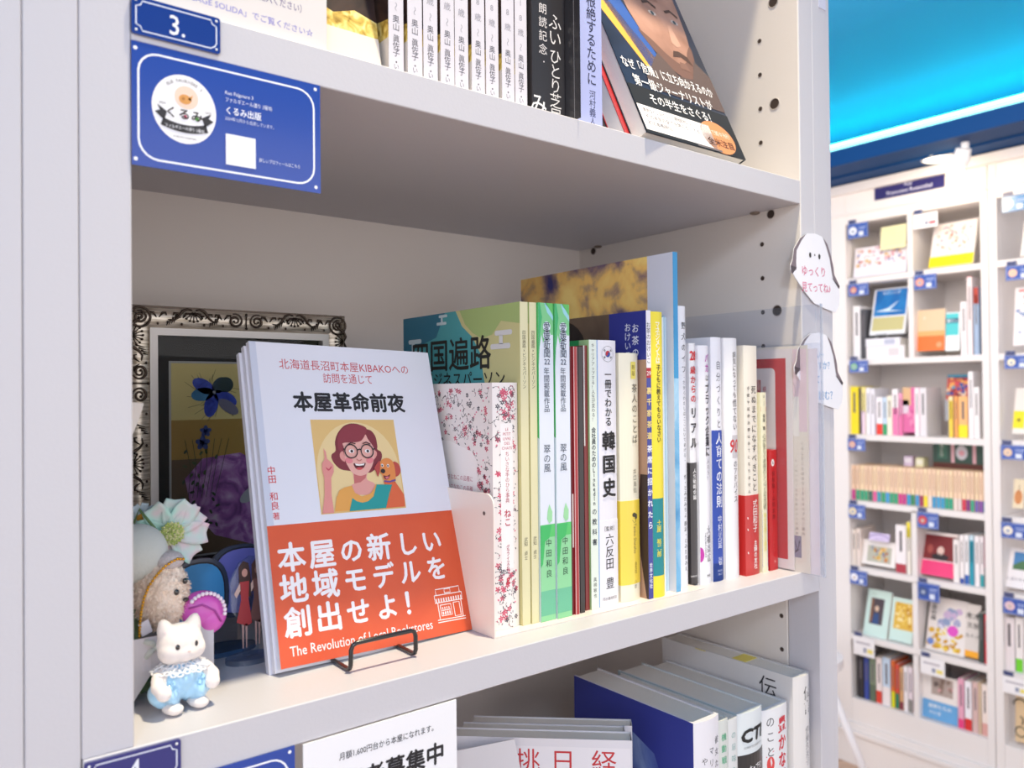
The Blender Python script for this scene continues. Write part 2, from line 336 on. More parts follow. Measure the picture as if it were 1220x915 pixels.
P = [(cx - 0.0098 + 0.0196 * i / 12, cy - 0.0088 + 0.0018 * (2 * i / 12 - 1) ** 2) for i in range(13)]
d.stroke(P, 0.0036, '2C2A30')
for s in (-1, 1): d.poly([(cx + s * 0.0088, cy - 0.0066), (cx + s * 0.0128, cy - 0.0032), (cx + s * 0.0106, cy - 0.0022), (cx + s * 0.0118, cy + 0.0002), (cx + s * 0.0076, cy - 0.0024)], '2C2A30')
d.up(); d.ht('ファルギエール通り 3番地', cx, cy - 0.0086, 0.0019, 'E8E8EE', width=0.0172)
for i, ch in enumerate('RUE FALGUIERE 3'):
    a = rad(128 - i * 5.4); d.g(ch, cx + 0.0118 * cos(a), cy + 0.013 * sin(a), 0.0019, '4A4448', rot=a - pi / 2)
d.ht('2024', cx - 0.0096, cy + 0.0012, 0.0015, '555055'); d.ht('12/21', cx + 0.0102, cy + 0.0006, 0.0015, '555055'); d.ht('KURUMI SHUPPAN', cx, cy - 0.0128, 0.0012, '555055')
d.ht('Rue Falguiere 3', 0.0402, 0.0405, 0.0024, 'E8ECF8', 'l', sx=0.9); d.ht('ファルギエール通り 3番地', 0.0402, 0.0372, 0.0024, 'E8ECF8', 'l', width=0.0225)
d.ht('くるみ出版', 0.0402, 0.0322, 0.0040, 'F6F8FF', 'l', off=0.012, width=0.0172); d.ht('2024年12月から出店しています。', 0.0402, 0.0284, 0.0020, 'D8DEF4', 'l', width=0.0235)
d.rect(0.0405, 0.0546, 0.0068, 0.0212, 'EDEFF6'); d.ht('詳しいプロフィールはこちら', 0.0562, 0.0115, 0.0021, 'E8ECF8', 'l', width=0.0205)
d.build('printing', t)
t, d, W, H = bluecard('navy card with a white rounded outline beside plate 4, mostly below the frame', 0.1058, 0.1546, 1.2275, 1.2790, -0.0009)
d.build('printing', t)
# notice and flyer
t = thing('recruitment_notice', 'white recruitment notice with bold black lettering hanging under the middle shelf', 'sign', (0.1588, -0.0009, 1.10))
NW, NH = 0.0902, 0.1782
MB().box(0, NW, -0.0008, 0, 0, NH).build('sheet', t, pm('F2F1F6', 0.25, coat=0.5))
d = Decal(fplane(0, 0, -0.0008)); d.ht('月額1,600円台から本屋になれます。', 0.047, NH - 0.0115, 0.0042, '26242A', width=0.056, off=0.006)
d.ht('入棚者募集中', 0.0445, NH - 0.0262, 0.0125, '1E1C22', width=0.0735, off=0.028); d.rect(0.028, 0.088, NH - 0.060, NH - 0.0375, 'F2E070')
d.up(); d.ht('見学会開催', 0.058, NH - 0.050, 0.009, '26242A', off=0.02); d.build('printing', t)
t = thing('flyer', 'white notice sheet with violet print standing on the upper shelf', 'sign', (0.0915, 0.0052, Z1))
MB().box(0, 0.0855, -0.0004, 0.0004, 0, 0.105).build('sheet', t, pm('DCD5D3', 0.6))
d = Decal(fplane(0, 0, -0.0004))
for i, (s, z, h, c, w_) in enumerate((('「権利の上に眠るな」とご記入ください）', 0.0205, 0.0046, '6A5A8C', 0.064), ('「PASSAGE SOLIDA」でご覧ください☆', 0.0098, 0.0040, '7A78C8', 0.070), ('okuyama104.com', 0.0270, 0.0046, '5A4A88', 0.038), ('（どくとえみをはなまるよん）', 0.0345, 0.0036, '6A5A8C', 0.045))):
    d.ht(s, 0.008 if i < 2 else 0.012, z, h, c, 'l', width=w_, rot=-0.02)
d.build('printing', t)

# ------------------------------------------------------------------ books on the middle shelf
BZ = Z2 + 0.0009
K = '28262A'
def fr(h, a): return h * (1 - a)
def V(sp, txt, u, a, b, c=K, size=None, off=0.0, sx=1.0): sp.vt(txt, u, sp.h * (1 - a), sp.h * (1 - b), c, size, off, sx)
# floral cat book ------------------------------------------------
def floral(d, u0, u1, v0, v1, n, avoid=None):
    for _ in range(n):
        u, v = random.uniform(u0 + .002, u1 - .002), random.uniform(v0 + .002, v1 - .002)
        if avoid and any(a[0] < u < a[1] and a[2] < v < a[3] for a in avoid): continue
        k = random.random(); a = random.uniform(0, 6.28)
        if k < 0.16:
            for j in range(5): d.disc(u + 0.0011 * cos(a + j * 1.256), v + 0.0011 * sin(a + j * 1.256), 0.0009, 'D0506C', 0.0005, 8, a + j * 1.256)
        elif k < 0.26:
            for j in range(6): d.disc(u + 0.001 * cos(a + j * 1.047), v + 0.001 * sin(a + j * 1.047), 0.0007, '484450', 0.0004, 7, a + j * 1.047)
        elif k < 0.5:
            P = [(u + 0.0042 * i / 7 * cos(a + i * 0.32), v + 0.0042 * i / 7 * sin(a + i * 0.32)) for i in range(8)]; d.stroke(P, 0.00028, '6A6468')
            d.disc(P[-1][0], P[-1][1], 0.0006, '484450', 0.00035, 7, a); d.disc(P[4][0], P[4][1], 0.0007, 'C8607A' if k < .4 else '56525C', 0.00035, 7, a + 1)
        elif k < 0.85: d.disc(u, v, random.uniform(0.0006, 0.0011), '45414A' if k < .75 else '7C7680', 0.00035, 8, a)
        else: d.disc(u, v, 0.0008, 'E08098', 0.0006, 8, a)
b, sp, cl = make_book('floral_book', 'small thick book in a pink and black floral print beside the bookend', 0.3003, 0.3205, 0.0312, BZ, 0.157, 0.088, 'EFE6E4', bulge=0.0018, t=0.0015)
lab = (0.0052, 0.0150, 0.038, 0.131)
floral(sp, 0.0005, sp.w - 0.0005, 0.001, 0.156, 330); floral(cl, 0.0, 0.087, 0.001, 0.156, 950)
sp.up(); cl.up()
sp.rect(lab[0], lab[1], lab[2], lab[3], 'F4EEEE', 6); cl.poly([(0.0, 0.02), (0.071, 0.02), (0.071, 0.106), (0.066, 0.112), (0.040, 0.118), (0.0, 0.118)], 'F6EFEE'); sp.up(); cl.up()
for i, s in enumerate(('LE', 'PETIT', 'LIVRE', 'DES', 'CHATS')): sp.ht(s, 0.0101, 0.1272 - i * 0.0030, 0.0026, 'C04860')
V(sp, 'ちいさな手のひら事典', 0.0101, 0.280, 0.49, 'B85060', 0.0030); V(sp, 'ねこ', 0.0101, 0.515, 0.585, 'C03850', 0.0055, 0.015); V(sp, 'グラフィック社', 0.0101, 0.66, 0.765, 'B84058', 0.0028, 0.01); sp.ht('g', 0.0101, 0.032, 0.0065, 'C83048', off=0.03)
for i in range(9):
    if i != 3: cl.ht('この本では小さなねこの品種について'[:14 - i % 3], 0.066, 0.094 - i * 0.0065, 0.0038, 'C06878', 'r')
sp.build('printing', b); cl.build('cover_print', b)
# two cream pilgrimage books ------------------------------------
def pilgrim(x0, x1, y, label):
    b, sp, cl = make_book('paperback', label, x0, x1, y, BZ, 0.2095, 0.148, 'DDD6AC', group='cream pilgrimage paperbacks')
    cl.rect(0, 0.148, 0, 0.2095, 'CDC68E'); cl.up()
    P = [(0.0, 0.2095), (0.074, 0.2095), (0.082, 0.198), (0.094, 0.190), (0.104, 0.178), (0.108, 0.160), (0.116, 0.140), (0.110, 0.120), (0.120, 0.095), (0.125, 0.06), (0.1, 0.0), (0, 0)]
    cl.poly(P, '4FA0A6'); cl.up(); cl.poly([(0, 0.2095), (0.060, 0.2095), (0.048, 0.192), (0.02, 0.186), (0.0, 0.178)], '2F7088')
    cl.poly([(0.079, 0.2095), (0.148, 0.2095), (0.148, 0.1955), (0.128, 0.1985), (0.118, 0.190), (0.106, 0.188), (0.095, 0.1925), (0.086, 0.1990)], 'A8BC78')
    cl.poly([(0.012, 0.04), (0.06, 0.075), (0.10, 0.05), (0.11, 0.0), (0.0, 0.0)], '3E7F96'); cl.up()
    for (u, v, s) in ((0.015, 0.186, 1.0), (0.056, 0.2045, 0.6), (0.128, 0.186, 1.0)):   # kasumi cloud bars
        cl.rrect(u - .007 * s, u + .012 * s, v + .0028 * s, v + .0062 * s, .0016 * s, 'C9D8DC' if u < .1 else 'DAD8D8'); cl.rrect(u - .012 * s, u + .010 * s, v - .0062 * s, v - .0026 * s, .0016 * s, 'C9D8DC' if u < .1 else 'DAD8D8'); cl.rect(u - .0022 * s, u + .0018 * s, v - .003 * s, v + .003 * s, 'C9D8DC' if u < .1 else 'DAD8D8')
    cl.up(); cl.ht('四国遍路', 0.0655, 0.1785, 0.0250, '23221F', off=0.014, width=0.104); cl.ht('×ビジネスパーソン', 0.078, 0.1600, 0.0125, '23221F', off=0.008, width=0.108)
    m = sp.w / 2; V(sp, '四国遍路×ビジネスパーソン', m, 0.088, 0.27, '4A4638', 0.0031, 0.004); V(sp, '武知 貞士', m, 0.73, 0.80, '4A4638', 0.0027)
    cl.build('cover_print', b); sp.build('lettering', b)
pilgrim(0.3212, 0.3278, 0.0284, 'cream pilgrimage paperback whose teal illustrated cover faces left')
pilgrim(0.3284, 0.3344, 0.0276, 'second cream pilgrimage paperback tight against the green pair')
# two green and white books --------------------------------------
def green(x0, x1, y, label):
    b, sp, cl = make_book('paperback', label, x0, x1, y, BZ, 0.2096, 0.148, 'DDE2EE', group='green and white newspaper paperbacks')
    w_, h = sp.w, sp.h; cl.rect(0, .148, 0, h, '4FBF6C'); cl.up(); cl.poly([(0, 0), (.148, 0), (.148, .12), (.06, .17), (0, .1)], 'CFE0E4')
    sp.poly([(0, h), (0, h * .84), (w_ * .2, h * .90), (w_ * .35, h * .86), (w_ * .5, h * .90), (w_, h * .90), (w_, h)], '7CC88A'); sp.rect(0, w_, 0, h * .30, '8FD29C'); sp.up()
    sp.poly([(0, h), (w_ * .1, h), (w_ * .25, h * .955), (w_ * .1, h * .9), (0, h * .80)], '3FB06E'); sp.poly([(w_ * .45, h), (w_, h * .965), (w_, h)], '62BE62'); sp.poly([(w_ * .4, h), (w_ * .6, h * .97), (w_, h * .945), (w_, h * .96), (w_ * .7, h * .985), (w_ * .5, h)], '9AD4E0')
    sp.rect(0, w_, h * .018, h * .095, '6CBB96'); sp.rect(0, w_, h * .262, h * .302, '58C46C'); sp.up()
    sp.poly([(0, h * .30), (w_ * .75, h * .30), (w_ * .6, h * .26), (w_ * .3, h * .25), (w_ * .15, h * .18), (0, h * .17)], '3FB765')
    sp.poly([(w_ * .62, h * .365), (w_ * .82, h * .34), (w_ * .8, h * .312), (w_ * .6, h * .305), (w_ * .45, h * .32), (w_ * .5, h * .345)], '9ED8A4')
    for i in range(4): sp.disc(w_ * .56, h * (.925 - .0275 * i), .0033, 'DDE6F0', .0034)
    sp.up(); V(sp, '愛媛新聞', w_ * .56, .06, .173, '344058', 0.0052, 0.008); sp.ht('22', w_ * .56, h * .815, 0.0052, '344058', off=.006)
    V(sp, '年間掲載作品', w_ * .52, .203, .345, '344058', 0.0046, 0.004); V(sp, '翠の風', w_ * .5, .445, .535, '3E4C5E', 0.0054); V(sp, '中田和良', w_ * .55, .74, .868, '2E4A40', 0.0046)
    sp.build('printing', b); cl.build('cover_print', b)
green(0.3349, 0.3476, 0.0262, 'white spined paperback with green watercolour ends next to the cream pair')
green(0.3484, 0.3612, 0.0252, 'white and green watercolour paperback beside the thin dark red booklet')
# thin booklets ---------------------------------------------------
def thin(label, x0, x1, y, h, cover, stripes=(), group='thin booklets on the middle shelf', depth=0.12, name='booklet', page=None):
    b, sp, cl = make_book(name, label, x0, x1, y, BZ, h, depth, cover, group=group, t=0.0003, page=page)
    for (u0, u1, v0, v1, c) in stripes: sp.rect(sp.w * u0, sp.w * u1, h * v0, h * v1, c)
    if stripes: sp.build('printing', b)
    return b
thin('thin wine red booklet with a pale strip right of the green pair', 0.3626, 0.3643, 0.0262, 0.1812, '6E1620', ((0.4, 1, .25, .45, 'E8E0DC'),))
thin('bright red glossy booklet with light edges next to the black one', 0.3645, 0.3680, 0.0250, 0.1814, 'A8262C', ((0, .18, 0, 1, 'D8B8B8'), (.85, 1, 0, 1, 'C89898')))
thin('black thin booklet between the red and the maroon booklets', 0.3694, 0.3735, 0.0255, 0.1816, '2A2426')
thin('maroon booklet with a white top strip beside the job hunting paperback', 0.3765, 0.3802, 0.0280, 0.1826, '7C1E22', ((0, .28, .62, 1, 'E4DEDA'),))
# career book ------------------------------------------------------
b, sp, cl = make_book('paperback', 'white narrow paperback about careers with a green cover edge', 0.3806, 0.3878, 0.0265, BZ, 0.1866, 0.128, 'E2EADF')
cl.rect(0, .128, 0, .1866, 'A8CC90'); cl.up(); cl.rect(0, .118, .17, .1866, '2FA058'); cl.rect(0.0, 0.118, 0.0, .1, 'E8EEE4'); cl.build('cover_print', b)
V(sp, 'キャリアアップする！人生が変わる！', sp.w * .5, .012, .305, '3C4044', 0.0028, 0.004); V(sp, '会社員のための', sp.w * .5, .325, .475, '222C38', 0.0040, 0.016)
V(sp, 'LinkedIn', sp.w * .5, .475, .615, '222C38', 0.0043, 0.016); V(sp, 'の教科書', sp.w * .5, .620, .77, '222C38', 0.0040, 0.012); V(sp, '真柄敏也', sp.w * .5, .88, .96, '303438', 0.0028); sp.build('lettering', b)
# Korean history ----------------------------------------------------
b, sp, cl = make_book('paperback', 'white paperback with a small round flag emblem and bold black title', 0.3889, 0.4081, 0.0282, BZ, 0.1868, 0.128, 'E9E6EE', bulge=0.0014, band=(0, 0.060, 'ECE9F0'))
h = sp.h; u = sp.w * .52; sp.rect(0.0002, 0.0009, .0, h, '7FA8DC'); ev = h * .948
sp.ring(u, ev, 0.0056, 0.00025, '8A8A90'); sp.disc(u, ev, 0.0023, 'C02A3A', a0=0.0, a1=pi); sp.disc(u, ev, 0.0023, '2A4A9C', a0=pi, a1=2 * pi); sp.up(); sp.disc(u - .00115, ev, .00115, 'C02A3A', a0=pi, a1=2 * pi); sp.disc(u + .00115, ev, .00115, '2A4A9C', a0=0, a1=pi)
for a in (40, 140, 220, 320):
    for k in (-1, 0, 1):
        q = rad(a); c_, s_ = u + .0041 * cos(q) + .00045 * k * cos(q), ev + .0038 * sin(q) + .00045 * k * sin(q); sp.stroke([(c_ - .0008 * sin(q), s_ + .0008 * cos(q)), (c_ + .0008 * sin(q), s_ - .0008 * cos(q))], .00025, K)
V(sp, '一冊でわかる', u, .112, .325, '1C1A1E', 0.0066, 0.012); V(sp, '韓国史', u + .0005, .335, .60, '1C1A1E', 0.0118, 0.032, 1.0)
sp.ht('［監修］', u, h * .290, 0.0036, K); V(sp, '六反田', u, .728, .865, '1E1C20', 0.0074, 0.004); V(sp, '豊', u, .885, .945, '1E1C20', 0.0074, 0.004); sp.ht('河出書房新社', u, h * .028, .0024, '707078'); sp.build('lettering', b)
cl.rect(0, .128, 0, h, 'EDEBF0'); cl.build('cover_print', b)
# tea words ----------------------------------------------------------
b, sp, cl = make_book('hardback', 'cream and yellow book with a rounded spine and a yellow paper band', 0.4105, 0.4300, 0.0275, BZ, 0.1782, 0.118, 'EFE8D2', bulge=0.0022, t=0.0015, band=(0.0118, 0.0720, 'F0D34C'))
h = sp.h; u = sp.w * .66; sp.rrect(u - .0030, u + .0026, h * .895, h * .965, .0006, 'EADB6A'); sp.up(); V(sp, '新版', u - .0002, .045, .095, '8A7A2A', .0032)
V(sp, '茶人のことば', u + .001, .122, .37, '5A564C', 0.0058); V(sp, '井口海仙', u + .0003, .468, .568, '7A766C', 0.0036)
sp.disc(u - .001, h * .345, .0020, '4A4434', .0016); sp.disc(u + .0012, h * .338, .0014, '4A4434', .002); sp.stroke([(u, h * .335), (u + .001, h * .318), (u - .001, h * .312), (u - .003, h * .325)], .0003, '4A4434')
sp.ht('Tanko Shinsho', u, h * .25, .0046, '8A7440', rot=-pi / 2, sx=.8); V(sp, '淡交社', u + .0004, .845, .892, '7A6A30', .0026); V(sp, '八百', u, .915, .955, '6A665C', .0024); sp.build('lettering', b)
# tea practice ---------------------------------------------------------
b, sp, cl = make_book('paperback', 'tall blue and white tea ceremony paperback with a photographic cover', 0.4320, 0.4368, 0.0205, BZ, 0.2094, 0.148, '2C3694')
h = sp.h; sp.rect(0, sp.w, h * .80, h, 'EEEAF2'); sp.rect(0, sp.w, h * .765, h * .80, 'B02438'); sp.up(); V(sp, 'お茶のおけいこ', sp.w * .5, .04, .185, '34323C', .0038); sp.ht('29', sp.w * .5, h * .782, .0046, 'F4F0F0')
V(sp, '裏千家茶道', sp.w * .5, .26, .455, 'E8D088', .0046, .03); V(sp, '茶席に招かれたら', sp.w * .5, .462, .765, 'F0F0FA', .0048, .03); V(sp, '世界文化社', sp.w * .5, .875, .965, 'E8E8F4', .0030, .02); sp.build('lettering', b)
BR = cloudmat('dark_photo_print', [(0.3, '4A3A30'), (0.5, '6A5646'), (0.7, '7C6652')], 14, 0.35)
cl.rect(0, .1105, 0, h, BR); cl.rect(.1105, .148, .1735, h, '2E3590'); cl.rect(.1105, .148, 0, .1735, 'B08C74'); cl.up()
cl.disc(.055, .182, .030, '2A201E', .026, 24); cl.poly([(.141, .09), (.148, .09), (.148, .0), (.146, .0), (.1405, .03), (.138, .06)], '3A2A28')
cl.vt('お茶の', .1375, .2015, .1745, 'E4E6F4', .0062, .012); cl.vt('おけいこ', .1298, .2015, .1740, 'E4E6F4', .0058, .010); cl.ht('29', .121, .1775, .0062, 'E4E6F4'); cl.build('cover_print', b)
# management -------------------------------------------------------------
b, sp, cl = make_book('paperback', 'bright yellow paperback with a teal block on its spine', 0.4374, 0.4497, 0.0210, BZ, 0.2088, 0.14, 'F0DC28', bulge=0.0016)
h = sp.h; sp.rect(0, sp.w * .88, h * .075, h * .345, '148A90', 6); sp.up(); V(sp, 'マネジメントは', sp.w * .46, .035, .182, 'FBF6DC', .0056, .024, .85); V(sp, '子どもに教えてもらいなさい', sp.w * .5, .186, .46, '3A3420', .0042, .02)
V(sp, '土屋 裕二郎', sp.w * .42, .73, .86, 'E8DC50', .0046, .02); sp.build('lettering', b)
# pale sheets, each a booklet of its own -----------------------------------
for i, (x, wd_, h, c, nm) in enumerate(((0.4502, .0011, .208, 'C9D2DC', 'silver grey'), (0.4518, .0016, .2065, 'E2E8F0', 'white'), (0.4540, .0012, .2078, 'B4D0E0', 'sky blue'), (0.4557, .0018, .2060, 'DCE6EE', 'off white'), (0.4580, .0012, .2072, '9CC4DC', 'stronger blue'), (0.4596, .0024, .2062, 'C6DCEA', 'ice blue'))):
    thin('%s clear-file booklet in the thin pale row, number %s after the yellow paperback' % (nm, ('one', 'two', 'three', 'four', 'five', 'six')[i]), x, x + wd_, 0.0262 + 0.0006 * (i % 3), h, pm(c, 0.2, coat=.6), group='thin pale booklets', depth=.16, page=pm('DDE6EC', .6))
# big blue book ----------------------------------------------------------------
SKYB = cloudmat('blue_sky_spine', [(0.3, '3A8CC4'), (0.5, '6FB2DC'), (0.62, 'A8D0EA'), (0.75, 'C8E0F0')], 26, .25)
b, sp, cl = make_book('picture_book', 'largest thin picture book with a stormy golden cloud cover and blue spine', 0.4624, 0.4676, 0.0208, BZ, 0.2550, 0.182, SKYB)
sp.rect(0, .0052, .16, .255, '3C96CC'); sp.build('printing', b)
GOLD = cloudmat('golden_cloud_print', [(0.30, '2C2E78'), (0.38, '6E5A70'), (0.45, 'C09C74'), (0.51, 'F2C470'), (0.64, 'FCDC84')], 30, .3, 8, 0.25)
cl.rect(0, .1565, 0, .2550, GOLD); cl.rect(.1565, .182, 0, .2550, 'D9DBEA'); cl.build('cover_print', b)
thin('thin black booklet squeezed behind the wild dog picture book', .4692, .4722, .0276, .052, '20262C', group=None)
# white books on the right ------------------------------------------------------
def wbook(label, x0, x1, y, h, col='ECEAEE', bulge=.0016, depth=.128, band=None, name='paperback'):
    b, sp, cl = make_book(name, label, x0, x1, y, BZ - (0.0009 if x0 > .49 else 0), h, depth, col, bulge=bulge, band=band); return b, sp
b, sp = wbook('tall white book with small black handwritten title after the blue spine', .4742, .4852, .0285, .2158, 'E9E9F0')
u = sp.w * .66; V(sp, '野犬のイフ', u, .05, .245, '2E2E34', .0052, .006); V(sp, '・だからわたしはここにいてあげる・', u, .245, .56, '5C5C64', .0030); V(sp, '作・とみだみちよ', u, .60, .755, '3C3C44', .0034, .004); V(sp, '翻訳・とみたまみえ', u, .765, .945, '3C3C44', .0034, .004); sp.build('lettering', b)
b, sp = wbook('white paperback with red numerals and a black lower band', .4892, .4966, .0286, .1876, 'EDEBEE', .0012, band=(0, .0945, '3A3638'))
u = sp.w * .5; sp.ht('28', u, sp.h * .950, .0100, 'DC2830', off=.03, width=.0064); V(sp, '歳からの', u, .092, .25, 'D83038', .0056, .024); V(sp, 'リアル', u, .258, .445, '26242A', .0080, .03, .8); V(sp, '人生戦略会議', u, .52, .65, 'E8E4E4', .0034, .02)
for v in (.16, .33): sp.rect(0, sp.w, sp.h * v, sp.h * v + .0003, '8A8484')
sp.ht('DISCOVER', u, .0065, .0018, 'E8E4E4'); sp.build('lettering', b)
b, sp = wbook('white paperback with a magenta and black title and magenta dot', .4970, .5095, .0262, .1868, 'EEECF2', .0020, band=(0, .082, 'F0EEF3'))
u = sp.w * .70; V(sp, 'バカ', u, .032, .115, 'C23CB0', .0066, .014, .8); V(sp, 'は', u, .115, .158, '48464C', .0046); V(sp, 'ブラック企業に', u, .16, .468, '24222A', .0074, .020, .8); V(sp, '入ろう！', u, .475, .57, '5C5A62', .0036)
V(sp, '大橋高広', u, .755, .91, '3A383E', .0062, .004, .85); sp.ht('TAKAHIRO OHASHI', u - .0042, sp.h * .165, .0022, '55535A', rot=-pi / 2); sp.ht('秀和', u - .001, .0065, .0026, '3A383E'); sp.disc(.0, sp.h * .125, .0030, 'C238A4', .0058, 16, a0=-pi / 2, a1=pi / 2); sp.build('lettering', b)
b, sp = wbook('white paperback with a royal blue lower half and white lettering', .5120, .5250, .0256, .1938, 'EBEAF2', .0014)
h = sp.h; sp.rect(.0, sp.w, 0, h * .618, '2748A8', 8); sp.rect(0, sp.w, 0, h * .075, '3A5CB4', 8); sp.up(); u = sp.w * .60; V(sp, '自分づくりと', u, .09, .38, '4A4A54', .0066, 0.0, .8); V(sp, '人育ての法則', u, .39, .70, 'F0F2FC', .0086, .012, .85); V(sp, '中村光延 著', u, .73, .935, 'E8ECFA', .0064, 0, .85); sp.ht('BOOK', u, .0085, .0022, 'B8C4E8'); sp.ht('TRUST', u, .0055, .0022, 'B8C4E8'); sp.build('lettering', b)
b, sp = wbook('white paperback with a large red number ninety on the spine', .5262, .5432, .0238, .1936, 'EDEBEE', .0024)
h = sp.h; u = sp.w * .64; sp.rect(u - .0040, u + .0056, h * .50, h * .595, 'C9C5CA', 4); sp.up(); V(sp, '病気になっても', u, .055, .25, '2C2A30', .0056, .004); V(sp, '慌てない', u, .255, .385, '2C2A30', .0056, .004); sp.ht('90', u - .001, h * .553, .0150, 'CC2C30', off=.014, shear=.18, width=.0112); V(sp, 'のアドバイス', u, .51, .685, '36343A', .0060, .002); sp.build('lettering', b)
b, sp = wbook('cream paperback with a wide red paper band reading in white', .5478, .5657, .0206, .1880, 'EEE6D8', .0010, band=(0, .0655, 'C62A28'))
u = sp.w * .66; V(sp, '死ぬまでになすべきこと', u, .172, .64, '26242A', .0062, .004); V(sp, '手紙や延命治療はあてになりません', sp.w * .26, .172, .65, '4A464A', .0027, .01); V(sp, '式田和子', u, .672, .815, 'F6F2F0', .0066, .006); V(sp, '主婦の友社', u, .85, .975, 'F6F2F0', .0048, .018)
for q in (.9, .8, .75): sp.disc(sp.w * .14, sp.h * (1 - q), .0005, 'F0E8E4', .0011, 8, .4)
sp.build('lettering', b)
b, sp = wbook('narrow cream paperback with a blue foot between two red spines', .5685, .5760, .0190, .1494, 'EEE9C8', .0004)
h = sp.h; sp.rect(0, sp.w, h * .92, h, 'E6E6F0'); sp.rect(0, sp.w, h * .895, h * .92, 'CC3430'); sp.rect(0, sp.w, h * .03, h * .35, '2A50B0'); sp.rect(0, sp.w, 0, h * .03, 'ECECF0'); sp.up(); u = sp.w * .5
V(sp, 'ほ-13', u, .015, .075, '55555C', .0026); V(sp, '保坂 隆', u, .12, .21, '3C3A36', .0034, .01); V(sp, '心が安らぐ老後のシンプル生活術', u, .23, .65, '6A7050', .0050, .004, .9); V(sp, '幸せを感じる原点', u, .67, .88, 'E8DC80', .0042, .02); V(sp, 'PHP', u, .92, .965, 'D8E0F4', .002); sp.build('lettering', b)
b, sp = wbook('short red book with a small white oval on its spine', .5790, .5905, .0192, .1008, 'C4262A', .0004)
h = sp.h; sp.disc(sp.w * .45, h * .895, .0022, 'F0E8E8', .0030); sp.up(); sp.ht('ゐ', sp.w * .45, h * .895, .003, K); V(sp, '保坂隆・山田太郎', sp.w * .5, .17, .58, '8A1A1E', .0036, .008); V(sp, 'ことばの教科書', sp.w * .5, .62, .85, 'D84A48', .0032); sp.ht('中', sp.w * .6, h * .07, .003, 'E8B0A8'); sp.build('lettering', b)
# items in the clear stand at the right end ------------------------------------------
def sidesheet(name, label, cat, x, y0, y1, z0, z1, th, mat, group=None):
    t = thing(name, label, cat, (x, y0, z0), 0, group); MB().box(0, th, 0, y1 - y0, 0, z1 - z0).build('cover' if th > .0006 else 'sheet', t, mat)
    d = Decal(lambda u, v, l: (-l, y1 - y0 - u, v)); d.W = y1 - y0; d.H = z1 - z0; return t, d
t, d = sidesheet('paperback', 'white book with a broad red frame on its cover seen from the side', 'book', .5922, .0050, .125, 1.2993, 1.4838, .0011, pm('EFE4E0', .45, coat=.2))
W, H = d.W, d.H; m = .0056; d.rect(m, W - m, .008, H - .0078, 'C8232C'); d.up(); d.rrect(m + .0102, W - .0158, .0158, H - .0158, .004, 'EFE4E0'); d.up()
d.rect(W - .036, W - .030, H * .86, H * .72, 'CC5A56'); d.up(); d.vt('暮らしのことばの教科書をひらく', W - .0262, H * .83, H * .50, 'C86A74', .0040); d.vt('笑顔で', W - .033, H * .865, H * .80, 'E8D0CC', .005); d.vt('本体価格', W - .0262, .062, .045, '8A7878', .0026); d.build('printing', t)
t, d = sidesheet('pamphlet', 'beige pamphlet with small vertical print next to the red framed book', 'pamphlet', .5940, -.0085, .07, 1.2980, 1.4860, .0007, pm('E9DFD0', .55))
W, H = d.W, d.H; d.rect(W - .0135, W - .001, H * .62, H * .985, 'E8CDD2'); d.up(); d.rect(W - .0170, W - .0082, H * .60, H * .775, 'F0EAE0'); d.up(); d.vt('くらしとことばのワークショップのご案内', W - .0055, H * .58, H * .16, '9A8C84', .0026); d.vt('ていねいにくらすための小さな講座', W - .0115, H * .50, H * .16, 'A89A90', .0022)
d.rect(W - .0150, W - .0075, .012, .030, '8A8498'); d.up(); d.stroke([(W - .014, .026), (W - .011, .018), (W - .009, .026)], .0010, '3A3644'); d.up(); d.stroke([(W - .014, .016), (W - .010, .019)], .0012, '3A3644'); d.ring(W - .022, H * .80, .011, .0003, 'A89A9C'); d.build('printing', t)
t, d = sidesheet('pamphlet', 'pale pink leaflet outermost in the clear stand against the side wall', 'pamphlet', .5954, -.0165, .06, 1.2980, 1.4830, .0005, pm('EBE0E6', .5))
CLR = clearmat('clear_acrylic', 'F8F9FC', .035, .03, .08); CLE = clearmat('acrylic_edge', 'E8ECF4', .25, .1, .1)
t = thing('clear_bookend', 'large clear acrylic bookend standing at the right end of the row', 'bookend', (.5912, -.0225, Z2 + .0002))
MB().box(0, .0008, 0, .138, 0, .2205).build('upright', t, CLR); MB().box(.0009, .0090, .0300, .138, 0, .0007).build('base', t, CLR)
MB().box(-.0002, .0012, -.0010, .0006, 0, .2205).build('ridged_edge', t, CLE)
t = thing('clear_sleeve', 'clear plastic sleeve holding the leaflets beside the acrylic bookend', 'sleeve', (.5970, -.0185, Z2 + .0002))
MB().box(0, .0004, 0, .10, 0, .1895).build('sheet', t, CLR)
# white metal bookend --------------------------------------------------------------------
WM = pm('EFE3DC', .35, coat=.3, name='white_powder_coat')
t = thing('bookend', 'white metal plate bookend with a rounded corner left of the floral book', 'bookend', (.2925, .0205, Z2 + .0001))
P = [(0, 0), (.11, 0), (.11, .0885)] + [(.0075 - .0075 * sin(a), .0810 + .0075 * cos(a)) for a in [pi / 2 * i / 6 for i in range(7)]]
MB().extrude(P, lambda u, v, q: (q, u, v), 0, .0010).build('upright', t, WM); MB().extrude([(.001, 0), (.1968, -.0041), (.1968, .09), (.001, .10)], lambda u, v, q: (u, v, q), 0.0, .0007).build('base', t, WM)
pinhole(0, .0095, .0760, .0012, -1, t, pm('5A4A48', .6), 'screw_hole')

